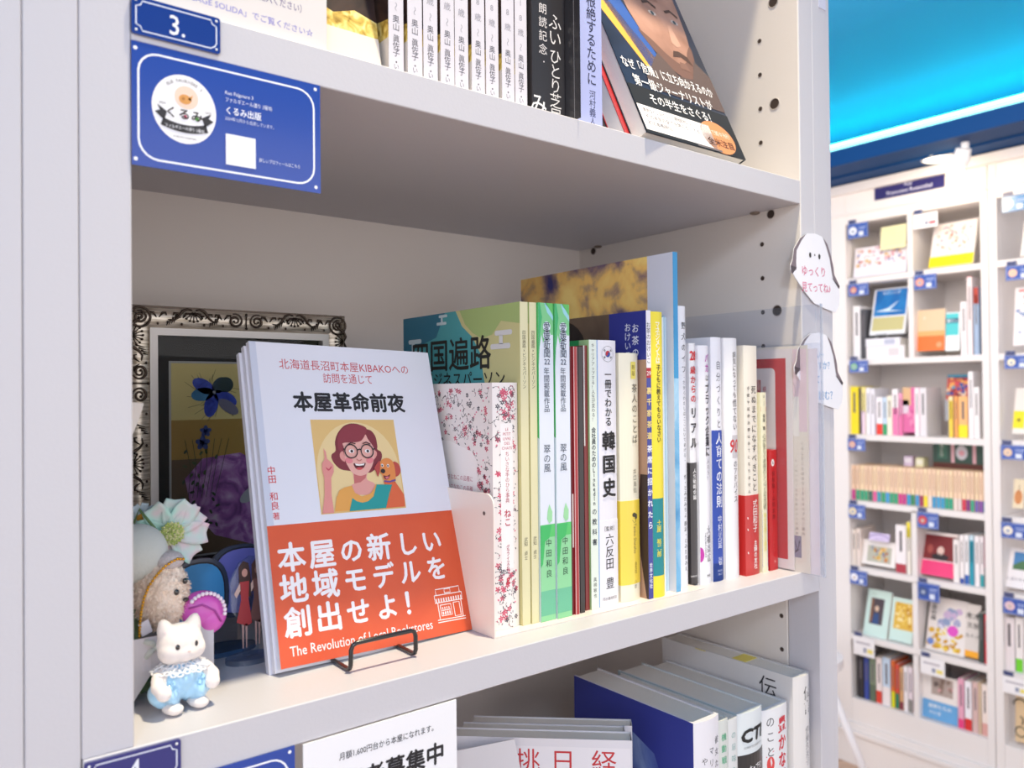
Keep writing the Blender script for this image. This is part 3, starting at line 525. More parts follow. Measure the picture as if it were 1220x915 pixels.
# ------------------------------------------------------------------ face-out books on the wire easel
FO = Vector((0.1644, 0.0399, 1.3025)); yaw, lean, roll = 0.042, 0.3038, -0.0326
e = Vector((cos(yaw), sin(yaw), 0)); nb = Vector((-e.y, e.x, 0)); up_ = Vector((0, 0, 1)) * cos(lean) + nb * sin(lean)
e2 = e * cos(roll) + up_ * sin(roll); u2 = -e * sin(roll) + up_ * cos(roll); n2 = e2.cross(u2)      # n2 points into the shelf... checked below
if n2.y < 0: n2 = -n2
def faceout(label, off, du, dv, printed, th=0.0042):
    t = thing('paperback', label, 'book', (0, 0, 0), 0, 'bookshop paperbacks on the easel')
    t.matrix_world = Matrix(((e2.x, n2.x, u2.x, 0), (e2.y, n2.y, u2.y, 0), (e2.z, n2.z, u2.z, 0), (0, 0, 0, 1)))
    t.matrix_world = Matrix.Translation(FO + e2 * du + u2 * dv + n2 * off) @ t.matrix_world
    cm = pm('E2E1EC', .35, coat=.3)
    MB().box(0, .128, 0, .0004, 0, .188).box(0, .0004, 0.0004, th - .0004, 0, .188).box(0, .128, th - .0004, th, 0, .188).build('cover', t, cm)
    MB().box(.0006, .1268, .0005, th - .0005, .0008, .1872).build('page_block', t, PAGE)
    return t
ft = faceout('white and orange paperback with an illustration of a woman and dog, in front', 0, 0, 0, True)
faceout('second copy just behind the front white and orange paperback', .0044, -.0014, -.0016, False)
faceout('rearmost copy behind the white and orange paperback, furthest to the left', .0088, -.0030, -.0045, False, .0042)
d = Decal(lambda u, v, l: (u / 1000, -l, v / 1000), 0.00004)
OR = cloudmat('orange_print', [(0.3, 'D2502C'), (0.7, 'DA5A34')], 30, .35)
d.rect(0, 128, 0, 77, OR); d.rect(0, 4.2, 77, 188, 'C8CCDE'); d.up()
d.ht('北海道長沼町本屋KIBAKOへの', 63.5, 174.5, 7.2, 'C24048', width=92, off=.004); d.ht('訪問を通じて', 63, 166.4, 7.0, 'C24048', width=35, off=.004)
d.ht('本屋革命前夜', 63.2, 150.6, 13.2, '1E1C22', width=78.5, off=.034)
for s, v in (('中', 108.8), ('田', 103.6), ('和', 93.6), ('良', 88.2)): d.g(s, 5.9, v, 5.2, 'CC3A40', .01)
d.g('著', 6.1, 82.3, 4.4, 'CC3A40', .008)
for row, v, us in (('本屋の新しい', 58.6, (12.6, 31.4, 50.2, 69.0, 89.2, 107.4)), ('地域モデルを', 41.2, (12.0, 31.4, 50.3, 69.5, 88.5, 108.1)), ('創出せよ！', 23.0, (12.6, 31.2, 50.0, 69.2, 88.0))):
    for ch, u in zip(row, us): d.g(ch, u, v, 17.2 if ord(ch) > 0x4e00 else 15.8, 'F2ECF0', .026)
d.ht('The Revolution of Local Bookstores', 5.9, 8.2, 7.6, 'F0E6E6', 'l', width=93, off=.006)
c = 'F4ECEA'; q = .55          # small shop drawing
for P in ([(104.6, 24.6), (104.6, 28.0), (122.6, 28.2), (122.6, 24.6)], [(103.2, 24.4), (124.0, 24.4)], [(103.2, 24.4), (103.2, 19.8), (124.2, 19.8), (124.0, 24.4)], [(105.0, 19.6), (105.2, 9.8)], [(122.8, 19.6), (122.8, 9.6)], [(103.4, 9.4), (124.6, 9.2)], [(103.4, 8.0), (124.6, 7.8)], [(116.6, 18.6), (121.2, 18.6), (121.4, 10.2), (116.8, 10.2), (116.6, 18.6)], [(106.6, 18.2), (114.6, 18.2), (114.8, 11.6), (106.8, 11.6), (106.6, 18.2)], [(107.4, 14.8), (114.0, 14.8)], [(111.2, 25.2), (111.2, 27.6), (115.6, 27.6), (115.6, 25.2), (111.2, 25.2)]): d.stroke(P, q, c)
for i in range(11): d.stroke([(104.2 + i * 1.9, 22.4), (104.2 + i * 1.9, 20.0)], .9, c)
for i in range(4): d.rect(107.6 + i * 1.7, 108.6 + i * 1.7, 12.2, 14.0, c); d.rect(107.8 + i * 1.6, 108.5 + i * 1.6, 15.4, 16.8, c)
# illustration
A = {
"circle":[(62.8 - 28.6 * cos(pi * i / 20), 106 + 31.5 * sin(pi * i / 20)) for i in range(21)] + [(91.3, 82.1), (34.3, 82.1)],
"hairback":[(61.4, 136.7), (65.9, 136.2), (69.9, 134.1), (71.4, 133.0), (74.7, 131.7), (77.1, 127.7), (77.5, 121.8), (77.1, 119.6), (79.5, 117.9), (79.9, 115.1), (78.6, 112.4), (74.9, 107.9), (71.5, 105.4), (68.1, 104.7), (56.7, 106.3), (50.3, 107.5), (46.7, 110.5), (44.7, 114.3), (45.1, 117.2), (47.9, 119.4), (48.2, 124.7), (50.5, 130.0), (54.8, 134.5), (58.4, 136.2)],
"neck":[(58.5, 106.3), (67.4, 105.9), (66.8, 100.6), (72.0, 97.3), (67.8, 91.5), (61.9, 91.1), (57.1, 92.2), (55.8, 97.4), (57.7, 98.8)],
"neckshade":[(58.3, 104.8), (67.0, 104.0), (65.9, 101.4), (62.2, 99.0), (57.7, 98.4)],
"face":[(53.5, 121.5), (53.4, 124.2), (58.5, 125.3), (63.5, 125.6), (67.1, 127.1), (69.8, 129.4), (71.3, 126.2), (74.0, 121.9), (74.9, 118.7), (73.6, 113.4), (71.6, 108.8), (68.1, 104.7), (64.5, 103.2), (61.2, 103.2), (57.3, 105.2), (55.0, 109.0), (53.6, 113.2)],
"earL":[(53.1, 118.5), (51.0, 118.2), (50.2, 115.6), (51.3, 113.3), (53.5, 112.6)],
"earR":[(74.9, 118.7), (76.4, 117.5), (75.8, 115.2), (74.0, 113.3), (73.4, 113.4)],
"bang":[(53.4, 124.0), (58.8, 124.3), (63.8, 124.6), (67.0, 125.9), (69.9, 129.6), (71.4, 132.9), (68.3, 135.3), (61.3, 136.1), (53.8, 133.0), (50.2, 127.7), (49.4, 121.6), (50.7, 119.0), (52.6, 119.3), (53.2, 121.6)],
"cheekL":[(53.7, 114.0), (56.2, 114.7), (58.5, 113.4), (58.2, 111.6), (55.7, 111.0), (53.9, 112.1)],
"cheekR":[(68.5, 113.5), (71.2, 114.2), (73.2, 113.5), (72.6, 111.5), (70.2, 110.5), (68.1, 111.6)],
"mouth":[(59.0, 111.0), (62.6, 110.3), (67.1, 111.0), (66.1, 108.6), (63.8, 107.0), (61.3, 106.8), (59.4, 108.5)],
"teeth":[(59.8, 110.8), (62.6, 110.2), (66.4, 110.7), (65.8, 109.6), (62.5, 109.3), (60.3, 109.6)],
"tongue":[(60.2, 107.7), (61.9, 108.3), (64.0, 108.2), (65.0, 107.7), (63.5, 106.8), (61.3, 106.8)],
"shirtY":[(42.3, 82.1), (44.5, 90.4), (47.0, 94.6), (50.4, 96.2), (55.8, 97.1), (56.0, 95.9), (57.2, 92.5), (61.7, 90.0), (67.8, 91.5), (70.7, 94.4), (72.4, 97.2), (73.6, 96.5), (76.1, 90.3), (71.2, 82.0)],
"shirtT":[(51.9, 81.6), (54.9, 89.4), (57.3, 87.4), (61.2, 86.1), (65.4, 86.8), (69.6, 89.6), (72.8, 96.9), (83.9, 96.3), (80.9, 90.8), (78.7, 85.6), (77.3, 81.8)],
"arm":[(34.2, 81.4), (37.0, 92.6), (38.0, 102.7), (37.3, 107.1), (37.6, 111.5), (39.3, 113.7), (39.9, 115.5), (39.8, 120.9), (41.1, 118.8), (41.3, 114.4), (43.4, 112.4), (45.1, 110.2), (44.7, 106.1), (42.5, 102.5), (41.4, 92.4), (41.7, 81.4)],
"palm":[(39.9, 109.2), (41.7, 108.1), (43.5, 109.8), (43.5, 108.7), (41.5, 107.0), (40.1, 108.1)],
"dogbody":[(78.4, 98.5), (82.4, 97.6), (86.4, 98.1), (88.9, 94.1), (91.6, 89.4), (91.2, 81.8), (77.3, 81.8), (78.6, 84.8), (81.2, 90.0), (83.9, 96.0), (78.4, 97.0)],
"doghead":[(77.5, 110.9), (80.0, 113.0), (83.6, 113.4), (86.4, 111.4), (87.5, 107.4), (87.2, 100.4), (85.2, 98.6), (80.8, 98.6), (78.4, 99.7), (77.9, 102.4), (76.3, 105.5)],
"dogearL":[(77.3, 112.1), (74.3, 109.5), (72.7, 107.2), (73.6, 104.9), (74.4, 101.8), (75.8, 104.0), (76.9, 107.8)],
"dogearR":[(87.2, 111.0), (90.5, 109.7), (91.8, 105.7), (90.3, 102.6), (87.4, 101.2), (86.0, 103.6), (85.9, 107.5)],
"dogmouth":[(78.6, 102.4), (80.9, 101.9), (83.4, 102.9), (82.4, 100.7), (80.5, 99.6), (78.9, 100.4)],
"collar":[(78.5, 99.3), (82.6, 98.7), (86.9, 99.7), (86.9, 98.5), (82.4, 97.6), (78.3, 98.2)]}
d.rect(33.6, 92.2, 81.0, 139.2, 'DDB878'); d.up()
for k, c in (('circle', 'E6CB96'), ('hairback', '7E2E38'), ('neck', 'DE9C94'), ('neckshade', 'C06A68'), ('earL', 'DE948E'), ('earR', 'DE948E'), ('face', 'E4AAA0'), ('bang', '8A3440'), ('cheekL', 'E0828A'), ('cheekR', 'E0828A'),
             ('mouth', '5E2428'), ('teeth', 'F4F0EE'), ('tongue', 'C84850'), ('shirtY', 'E0A050'), ('arm', 'DE908A'), ('palm', 'C4485C'), ('dogbody', 'D8643C'), ('shirtT', '1E9494'), ('dogearR', 'B84A40'), ('doghead', 'DE8848'), ('dogearL', 'B04440'), ('dogmouth', '6E2A34'), ('collar', '6A4A8C')):
    (d.poly if k in ('circle', 'shirtT', 'shirtY', 'dogbody', 'teeth', 'neckshade', 'arm', 'collar') else d.smooth)(A[k], c); d.up()
d.stroke([(61.2, 113.6), (62.1, 112.6), (63.1, 112.3), (64.6, 113.3)], .5, 'B86A66')
for x, y in ((58.2, 118.6), (69.4, 118.4)): d.disc(x, y, 1.9, 'F4F0F0', 1.2)
d.up()
for x, y in ((58.4, 118.6), (69.6, 118.4)): d.disc(x, y, .95, '3A2A2E'); d.ring(x - .4, y, 4.3, .75, '2A2226')
d.stroke([(62.3, 119.2), (64.0, 119.8), (65.2, 119.2)], .8, '2A2226'); d.stroke([(53.0, 120.2), (54.2, 119.6)], .8, '2A2226'); d.stroke([(73.6, 119.4), (75.0, 120.0)], .8, '2A2226')
d.stroke([(56.0, 122.6), (58.5, 124.0), (61.6, 123.4)], .7, '4A2026'); d.stroke([(66.6, 123.3), (69.3, 124.2), (72.2, 122.8)], .7, '4A2026')
d.disc(78.5, 105.2, 1.7, '2A2022', 1.5)
for x, y in ((78.5, 108.8), (82.6, 108.5)): d.disc(x, y, .85, 'F4F0F0', 1.1); d.up(); d.disc(x - .1, y - .1, .5, '2A2022', .7)
d.poly([(79.4, 101.2), (81, 101.6), (82.4, 101.4), (81.4, 100.2), (80, 100)], 'D8707C')
d.build('cover_print', ft)
# wire easel
t = thing('display_easel', 'black wire easel holding the white and orange paperbacks', 'easel', (.217, .03, Z2))
BLK = pm('17161A', .3, coat=.4)
def arc(c, r, a0, a1, n, ax, ay): return [Vector(c) + ax * r * cos(a0 + (a1 - a0) * i / n) + ay * r * sin(a0 + (a1 - a0) * i / n) for i in range(n + 1)]
X_, Y_, Z_ = Vector((1, 0, 0)), Vector((0, 1, 0)), Vector((0, 0, 1))
rr = .0013; a, b_ = -.0205, .0205
path = [(a, .075, .0015), (a, -.004, .0015), (a, -.0066, .0024), (a, -.0076, .0045), (a + .0002, -.0078, .0125), (a + .0012, -.0080, .0150), (a + .0035, -.0081, .0160)]
path += [(-p[0], p[1], p[2]) for p in path[::-1]]
MB().tube(path, rr, 10).build('front_hook', t, BLK, True)
for s in (a, b_): MB().tube([(s, .073, .0015), (s * .9, .062, .05), (s * .75, .085, .11)], rr, 8).build('back_support', t, BLK, True)
MB().tube([(a, .075, .0015), (0, .105, .0015), (b_, .075, .0015)], rr, 8).build('rear_foot', t, BLK, True)

# ------------------------------------------------------------------ silver picture frame
FY = .200; x0, x1, z0, z1 = .1222, .2818, Z2 + .0002, 1.5108
t = thing('framed_picture', 'ornate silver picture frame with pressed flowers on the left', 'picture frame', (x0, FY, z0)); W, H = x1 - x0, z1 - z0
SILV = bpy.data.materials.new('aged_silver'); SILV.use_nodes = True; nt = SILV.node_tree; bs = nt.nodes['Principled BSDF']; bs.inputs['Metallic'].default_value = .55; bs.inputs['Roughness'].default_value = .34
ao = nt.nodes.new('ShaderNodeTexCoord'); mp = nt.nodes.new('ShaderNodeMapping'); mp.inputs['Scale'].default_value = (60, 60, 900); nz = nt.nodes.new('ShaderNodeTexNoise'); nz.inputs['Scale'].default_value = 1; cr = nt.nodes.new('ShaderNodeValToRGB')
cr.color_ramp.elements[0].position = .35; cr.color_ramp.elements[0].color = rgb('B4A794'); cr.color_ramp.elements[1].position = .62; cr.color_ramp.elements[1].color = rgb('F0E6D8')
nt.links.new(ao.outputs['Object'], mp.inputs[0]); nt.links.new(mp.outputs[0], nz.inputs['Vector']); nt.links.new(nz.outputs['Fac'], cr.inputs[0]); nt.links.new(cr.outputs[0], bs.inputs['Base Color'])
DARK = pm('4C4038', .28, metal=.85); BRN = pm('5E4E42', .4, metal=.3); LIN = pm('CFCBC8', .35, metal=.3)
rw = .0172
def rail(nm, o0, o1, mat_, depth0, i0, i1):   # mitred frame ring between offsets i0..i1
    a_, b2 = [(i0, i0), (W - i0, i0), (W - i0, H - i0), (i0, H - i0)], [(i1, i1), (W - i1, i1), (W - i1, H - i1), (i1, H - i1)]
    for k in range(4):
        q = [a_[k], a_[(k + 1) % 4], b2[(k + 1) % 4], b2[k]]
        MB().extrude(q, lambda u, v, w_: (u, w_, v), o0, o1).build(nm, t, mat_)
rail('outer_rail', .0, .016, BRN, 0, 0, .0014)
def face_rail():
    prof = [(.0014, -.0008), (.0030, -.0040), (.0080, -.0048), (.0130, -.0036), (.0155, -.0010)]
    for k in range(4):
        mb = MB(); L = []
        for (o, y) in prof:
            c_ = [(o, o), (W - o, o), (W - o, H - o), (o, H - o)]; p, q = c_[k], c_[(k + 1) % 4]; L.append(((p[0], y, p[1]), (q[0], y, q[1])))
        vs = [v for ab in L for v in ab]; n = len(L); fs = [(2 * i, 2 * i + 1, 2 * i + 3, 2 * i + 2) for i in range(n - 1)]
        mb.add(vs, fs, SILV); r = mb.build('rail', t, None, True); yield k, r
def ptube(mb, pts, place, r): mb.tube([place(u, v, -.0053) for u, v in pts], r, 6, DARK)
def scroll(mb, u, v, s, fl, place):
    P = [(u + fl * (s * (1 - i / 26 * .80)) * cos(1.2 + i * .42), v + s * (1 - i / 26 * .80) * sin(1.2 + i * .42) * .95) for i in range(27)]
    mb.tube([place(a_, b2, -.0052) for a_, b2 in P], .0006, 6, DARK, radii=[.0003 + .0006 * sin(pi * min(1, (i + 2) / 28)) for i in range(27)])
    mb.ball(place(P[-1][0], P[-1][1], -.0055), .0009, 8, 6, DARK)
def fan(mb, u, v, place):
    for k in range(-3, 4):
        a_ = -pi / 2 + k * .40; r = .0068; p = (u + r * cos(a_), v + r * sin(a_) * .95)
        mb.tube([place(u + .0006 * cos(a_), v, -.0050), place(p[0], p[1], -.0052)], .00034, 5, DARK); mb.ball(place(p[0], p[1], -.0054), .00085, 8, 5, DARK)
    for s in (-1, 1): mb.tube([place(u + s * x, v + y, -.0052) for x, y in ((.001, .0012), (.004, .0022), (.0075, .0006), (.0105, -.0040), (.0135, -.0062), (.017, -.0056))], .001, 6, DARK, radii=[.0004, .0009, .0011, .0009, .0006, .0003])
for k, r in face_rail():
    Ln = W if k in (0, 2) else H; s = 1
    def place(u, v, y, k=k):   # u along the rail from its middle, v outward from rail centre
        o = .0084
        if k == 2: return (W / 2 + u, y, H - o + v)
        if k == 0: return (W / 2 + u, y, o - v)
        if k == 1: return (W - o + v, y, H / 2 + u)
        return (o - v, y, H / 2 + u)
    mb = MB(); per = .0365 if k in (0, 2) else .0395
    for c in ([0] if k in (0, 2) else [-.0395 * 1.35, .0395 * 1.35]) + ([]):
        for s in (-1, 1): scroll(mb, c + s * .0078, .0, .0054, s, place)
        mb.tube([place(c, -.0050, -.0052), place(c, .0045, -.0052)], .0005, 6, DARK); mb.ball(place(c, -.0052, -.0053), .0010, 8, 5, DARK); mb.ball(place(c, .0047, -.0053), .0010, 8, 5, DARK)
    for c in ([-.0365, .0365] if k in (0, 2) else [-.0855, 0, .0855]): fan(mb, c, .0045, place)
    for c in ([-.0235, .0235, -.052, .052] if k in (0, 2) else [-.022, .022, -.075, .075]):
        for j in range(4): mb.tube([place(c + (j - 1.5) * .0016, -.0052 + j * .0007, -.0051), place(c + (j - 1.5) * .0018 + .0012, -.0022 + j * .0015, -.0052)], .0005, 5, DARK, radii=[.0002, .0007])
    for c in ([-.060, -.0445, -.0295, -.0165, .0165, .0295, .0445, .060] if k in (0, 2) else [-.098, -.067, -.033, -.012, .012, .033, .067, .098]):
        for s in (-1, 1): mb.tube([place(c + s * .0008, .0002, -.0050), place(c + s * .0030, .0034, -.0053), place(c + s * .0052, .0036, -.0052), place(c + s * .0056, .0018, -.0050)], .0006, 5, DARK, radii=[.0003, .0009, .0007, .0003])
        mb.ball(place(c, -.0040, -.0050), (.0008, .0006, .0010), 8, 5, DARK)
    if k in (0, 2):
        for s in (-1, 1):
            mb.tube([(W / 2 + s * (W / 2 - .0085) + .0066 * cos(q_), -.0054, (.0085 if k == 0 else H - .0085) + .0066 * sin(q_)) for q_ in [2 * pi * i / 20 for i in range(20)]], .0008, 6, DARK, closed=True)
            scroll(mb, s * (W / 2 - .0085), 0, .0044, s, place)
    mb.build('scrollwork', t, None, True)
rail('liner', -.0035, .004, LIN, 0, .0152, .0202)
MB().box(.0195, W - .0195, .0042, .0062, .0195, H - .0195).build('mat_board', t, pm('241C1A', .6))
PZ0, PZ1, PX0, PX1 = 1.3365 - z0, 1.4735 - z0, .1512 - x0, W - (.1512 - x0)
d = Decal(lambda u, v, l: (u, .0042 - l, v), .00010); px = PX1 - PX0; pz = PZ1 - PZ0
d.rect(PX0, PX1, PZ0, PZ1, 'B8B4B4'); d.up(); m = .0014
d.rect(PX0 + m, PX1 - m, PZ0 + m, PZ1 - m, 'E2CC88')
d.up(); d.rect(PX0 + m, PX1 - m, PZ0 + m, PZ0 + pz * .70, 'B08A44'); d.up(); d.rect(PX0 + m, PX1 - m, PZ0 + m, PZ0 + pz * .50, '6E5640'); d.up()
PUR = cloudmat('purple_flower_print', [(.3, '6A3C74'), (.5, 'A468AC'), (.65, 'C89CCC'), (.8, 'D8D0D8')], 60, .4, 6, 2.0)
d.poly([(PX0 + px * a_, PZ0 + pz * b2) for a_, b2 in ((.10, .40), (.22, .50), (.48, .52), (.62, .46), (.85, .50), (.97, .36), (.97, .06), (.60, .02), (.30, .10), (.14, .25))], PUR); d.up()
def P_(a_, b2): return (PX0 + px * a_, PZ0 + pz * b2)
def petal(a_, b2, L, wd_, ang, c): u, v = P_(a_, b2); d.disc(u + L / 2 * cos(ang), v + L / 2 * sin(ang), L / 2, c, wd_ / 2, 16, ang)
BL = cloudmat('blue_petal_print', [(.3, '28308C'), (.6, '4458C8'), (.8, '7084DC')], 200, .4)
random.seed(3)
for k in range(34): a_ = random.uniform(0, 6.28); u, v = P_(.30, .84); L = random.uniform(.010, .022); d.stroke([(u + .004 * cos(a_), v + .004 * sin(a_)), (u + L * .6 * cos(a_ + .2), v + L * .6 * sin(a_ + .2)), (u + L * cos(a_), v + L * sin(a_))], .00025, '4A4A30')
d.up()
for ang, L, c in ((2.6, .017, BL), (3.3, .016, '3E7CA8'), (-1.8, .018, BL), (-.5, .018, BL), (.9, .013, '283C4C')): petal(.30, .84, L, .0095, ang, c)
d.up(); petal(.33, .80, .017, .008, -.62, '7A7488'); u, v = P_(.38, .88); d.disc(u, v, .0055, '24383C'); u, v = P_(.30, .84); d.disc(u, v, .0012, '8A8C9C')
for (a_, b2, s) in ((.22, .58, .0052), (.24, .64, .0042), (.60, .66, .0036), (.78, .72, .005)):
    for k in range(5): petal(a_, b2, s, s * .7, k * 1.256 + .3, '3C4C8C' if a_ < .7 else 'A0705A')
u, v = P_(.55, .57); d.disc(u, v, .0040, 'B8A68C', .0024, 16, .5); u, v = P_(.66, .50); d.disc(u, v, .006, '8A3A40', .005); u, v = P_(.85, .80); d.disc(u, v, .006, '7C9C98', .004)
for k in range(7): d.stroke([P_(.12 + .03 * k, .30), P_(.14 + .035 * k, .45 + .02 * (k % 3)), P_(.10 + .05 * k, .60)], .0004, '3A4A2C')
for k in range(26): u, v = P_(random.uniform(.08, .32), random.uniform(.12, .55)); d.disc(u, v, .0018, random.choice(('3A4A2E', '4C5A3C', '2E3A2A')), .0009, 8, random.uniform(0, 3))
for (a_, b2) in ((.62, .22), (.74, .16), (.80, .28), (.70, .33)):
    for k in range(5): petal(a_, b2, .0038, .0026, k * 1.256, '4A2A28' if b2 < .3 else '8A5030')
d.stroke([P_(.62, .22), P_(.76, .12)], .0005, '5A4030'); u, v = P_(.56, .30); d.disc(u, v, .010, 'A8A8B0', .0045, 16, .6); d.build('pressed_flowers', t)
MB().box(.0195, W - .0195, -.0002, .0002, .0195, H - .0195).build('glass', t, clearmat('frame_glass', 'F4F6F6', .0, .010, .02))
MB().box(.004, W - .004, .0095, .0125, .004, H - .004).build('backing', t, pm('4A3A30', .8)); MB().extrude([(.0128, .10), (.055, 0), (.058, 0), (.0158, .10)], lambda u, v, w_: (w_, u, v), W / 2 - .012, W / 2 + .012).build('easel_back', t, pm('3A2E28', .7))

# ------------------------------------------------------------------ toys at the left end of the middle shelf
def fuse(mb, name, parent, mat, vox, smooth=4, disp=None):
    o = mb.build('tmp', None, mat); m = o.modifiers.new('r', 'REMESH'); m.mode = 'VOXEL'; m.voxel_size = vox
    s = o.modifiers.new('s', 'SMOOTH'); s.iterations = smooth; s.factor = .5
    bpy.context.view_layer.update(); me = bpy.data.meshes.new_from_object(o.evaluated_get(bpy.context.evaluated_depsgraph_get()))
    bpy.data.objects.remove(o); me.name = name
    if disp:
        ns = [v.normal.copy() for v in me.vertices]
        for v, n in zip(me.vertices, ns): v.co += n * disp(v.co)
    me.materials.clear(); me.materials.append(mat); me.polygons.foreach_set('use_smooth', [True] * len(me.polygons)); me.update()
    q = bpy.data.objects.new(name, me); COL.objects.link(q); q.parent = parent; return q
k = .001
t = thing('kitten_figurine', 'small white toy kitten in a shiny pale blue romper with lace collar', 'toy', (.1110, .0325, Z2), rad(8)); t.scale = (.92, .92, .92)
mb = MB(); B = lambda c, r, rot=None: mb.ball(tuple(x * k for x in c), tuple(x * k for x in r) if isinstance(r, tuple) else r * k, 20, 14, None, rot)
B((0, .5, 34.2), (11.8, 9.8, 10.4)); B((-5.6, -1.5, 31.2), (6.6, 7.2, 6.6)); B((5.6, -1.5, 31.2), (6.6, 7.2, 6.6)); B((0, -6.0, 30.4), (6.2, 4.4, 4.8)); B((0, -8.2, 31.2), (3.4, 2.6, 2.6))
for s in (-1, 1):
    mb.tube([tuple(x * k for x in p) for p in ((s * 6.2, 1.5, 39), (s * 7.6, 1.5, 43.0), (s * 8.5, 1.2, 46.2), (s * 8.9, 1.1, 47.8))], .003, 14, radii=[.0050, .0042, .0026, .0010])
    mb.tube([tuple(x * k for x in p) for p in ((s * 8.0, 0, 20.5), (s * 12.6, -3.0, 18.5), (s * 14.2, -6.6, 15.4), (s * 13.0, -9.6, 13.4))], .004, 14, radii=[.0034, .0039, .0039, .0034]); B((s * 12.8, -9.8, 13.0), (3.9, 3.4, 4.0))
    mb.tube([tuple(x * k for x in p) for p in ((s * 6, 0, 9), (s * 6.4, -2.0, 3.2))], .0046, 14); B((s * 6.8, -5.4, 3.1), (4.9, 7.4, 3.0)); B((s * 6.8, -9.2, 3.3), (4.3, 3.4, 2.9))
B((0, 0.5, 17), (8.4, 7.4, 10)); B((0, .3, 24.5), (5.4, 5.2, 4.5))
FLOCK = pm('F1E6E2', .95, bump=.25, bscale=5000); FLOCK.node_tree.nodes['Principled BSDF'].inputs['Sheen Weight'].default_value = .5
fuse(mb, 'body', t, FLOCK, .0007, 6)
EY = pm('120C0C', .08, coat=1)
for s in (-1, 1): MB().ball((s * 4.7 * k, -7.9 * k, 34.4 * k), (1.35 * k, .9 * k, 1.65 * k), 14, 10).build('eye', t, EY, True)
MB().ball((0, -10.75 * k, 31.9 * k), (.9 * k, .5 * k, .6 * k), 10, 8).build('nose', t, pm('E0C4C0', .6), True)
mb = MB(); d = None
for s in (-1, 1): mb.add([tuple(x * k for x in p) for p in ((s * 6.6, -3.0, 41.0), (s * 9.3, -2.6, 41.6), (s * 8.6, -.5, 46.0))], [(0, 1, 2)])
mb.build('inner_ear', t, pm('E8CFD4', .9))
mb = MB(); B((0, 1.0, 15.4), (12.6, 10.2, 8.4)); B((-6.8, -.8, 10.4), (9.2, 9.4, 7.6)); B((6.8, -.8, 10.4), (9.2, 9.4, 7.6)); B((0, .2, 20.5), (9.6, 8.4, 4.6)); B((-7.0, -.6, 5.6), (6.8, 7.2, 2.6)); B((7.0, -.6, 5.6), (6.8, 7.2, 2.6))
SAT = pm('A6D2F0', .16, coat=.7, name='blue_satin'); SAT.node_tree.nodes['Principled BSDF'].inputs['Anisotropic'].default_value = .5
def wr(c):
    a_ = math.atan2(c.x, -c.y); f_ = noise.noise(Vector((a_ * 2.4, c.z * 120, 3.1))); return   .0014 * f_ + .0007 * sin(a_ * 9 + c.z * 260) * max(0, 1 - abs(c.z - .010) / .011)
fuse(mb, 'romper', t, SAT, .0007, 5, wr)
LACE = pm('F2F2F6', .6)
mb = MB()
for r0, z, n, rr_, fl in ((8.4, 23.6, 22, 1.9, .0), (11.0, 22.6, 24, 2.1, .0), (13.2, 21.6, 26, 1.9, 0)):
    for i in range(n):
        a_ = 2 * pi * i / n + fl; c = Vector((cos(a_), sin(a_) * .86, 0)); tn = Vector((-sin(a_), cos(a_), 0)); o_ = c * r0 * k + Vector((0, 0, z * k + .0007 * sin(a_ * 7)))
        ring = [o_ + (c * cos(q) + Vector((0, 0, -.35 * cos(q)))) * rr_ * k + tn * sin(q) * rr_ * k * .8 for q in [2 * pi * j / 9 for j in range(9)]]
        mb.tube(ring, .00042, 5, closed=True)
mb.build('lace_collar', t, LACE, True)
# furry charm
t = thing('furry_dog_charm', 'cream furry toy dog head with gold bead chain behind the kitten', 'toy', (.1095, .060, Z2 + .0375))
HAIR = pm('FFE6D4', .9, grain=.15, bscale=1500)
bm = bmesh.new(); bmesh.ops.create_icosphere(bm, subdivisions=6, radius=1)
for v in bm.verts:
    p = v.co.normalized(); f_ = noise.noise(p * 5) * .10 + abs(noise.noise(p * 13)) * .16 + abs(noise.noise(p * 34)) * .10
    v.co = Vector((p.x * .0122, p.y * .0105, p.z * .0168)) * (1 + f_) + Vector((0.0, 0, .0125))
me = bpy.data.meshes.new('furry_head'); bm.to_mesh(me); bm.free(); me.materials.append(HAIR); me.polygons.foreach_set('use_smooth', [True] * len(me.polygons))
o = bpy.data.objects.new('furry_head', me); COL.objects.link(o); o.parent = t
mb = MB(); random.seed(5)
for i in range(2600):      # short curls of pile
    a_, b2 = random.uniform(0, 6.28), math.acos(random.uniform(-1, 1)); n = Vector((sin(b2) * cos(a_), sin(b2) * sin(a_), cos(b2)))
    p = Vector((n.x * .0128, n.y * .011, n.z * .0176 + .0125)); s_ = Vector((random.uniform(-1, 1), random.uniform(-1, 1), random.uniform(-1.4, .4))) * .0010
    q = p + n * .0007 + s_; q2 = q + s_ * .8 - n * .0006; sd = n.cross(s_).normalized() * .00028
    mb.add([p - sd, p + sd, q + sd * .8, q - sd * .8, q2], [(0, 1, 2, 3), (3, 2, 4)])
tag(mb.build('fur', t, HAIR), None, None, kind='stuff')
for x, z in ((.0042, .0148), (.0088, .0196)): MB().ball((x, -.0112 + (.0014 if x > .005 else 0), z), (.0014, .0011, .0016), 12, 8).build('eye', t, EY, True)
MB().ball((.0092, -.0095, .0100), (.0016, .0012, .0011), 10, 8).build('nose', t, pm('3A2A28', .3), True)
mb = MB(); mb.ball((.003, -.002, .0295), (.0075, .0070, .0050), 16, 10); o = mb.build('shaded_top_knot', t, pm('C4BABA', .9, grain=.2, bscale=900), True)  # its grey puts the shade on the crown of the fur into the colour
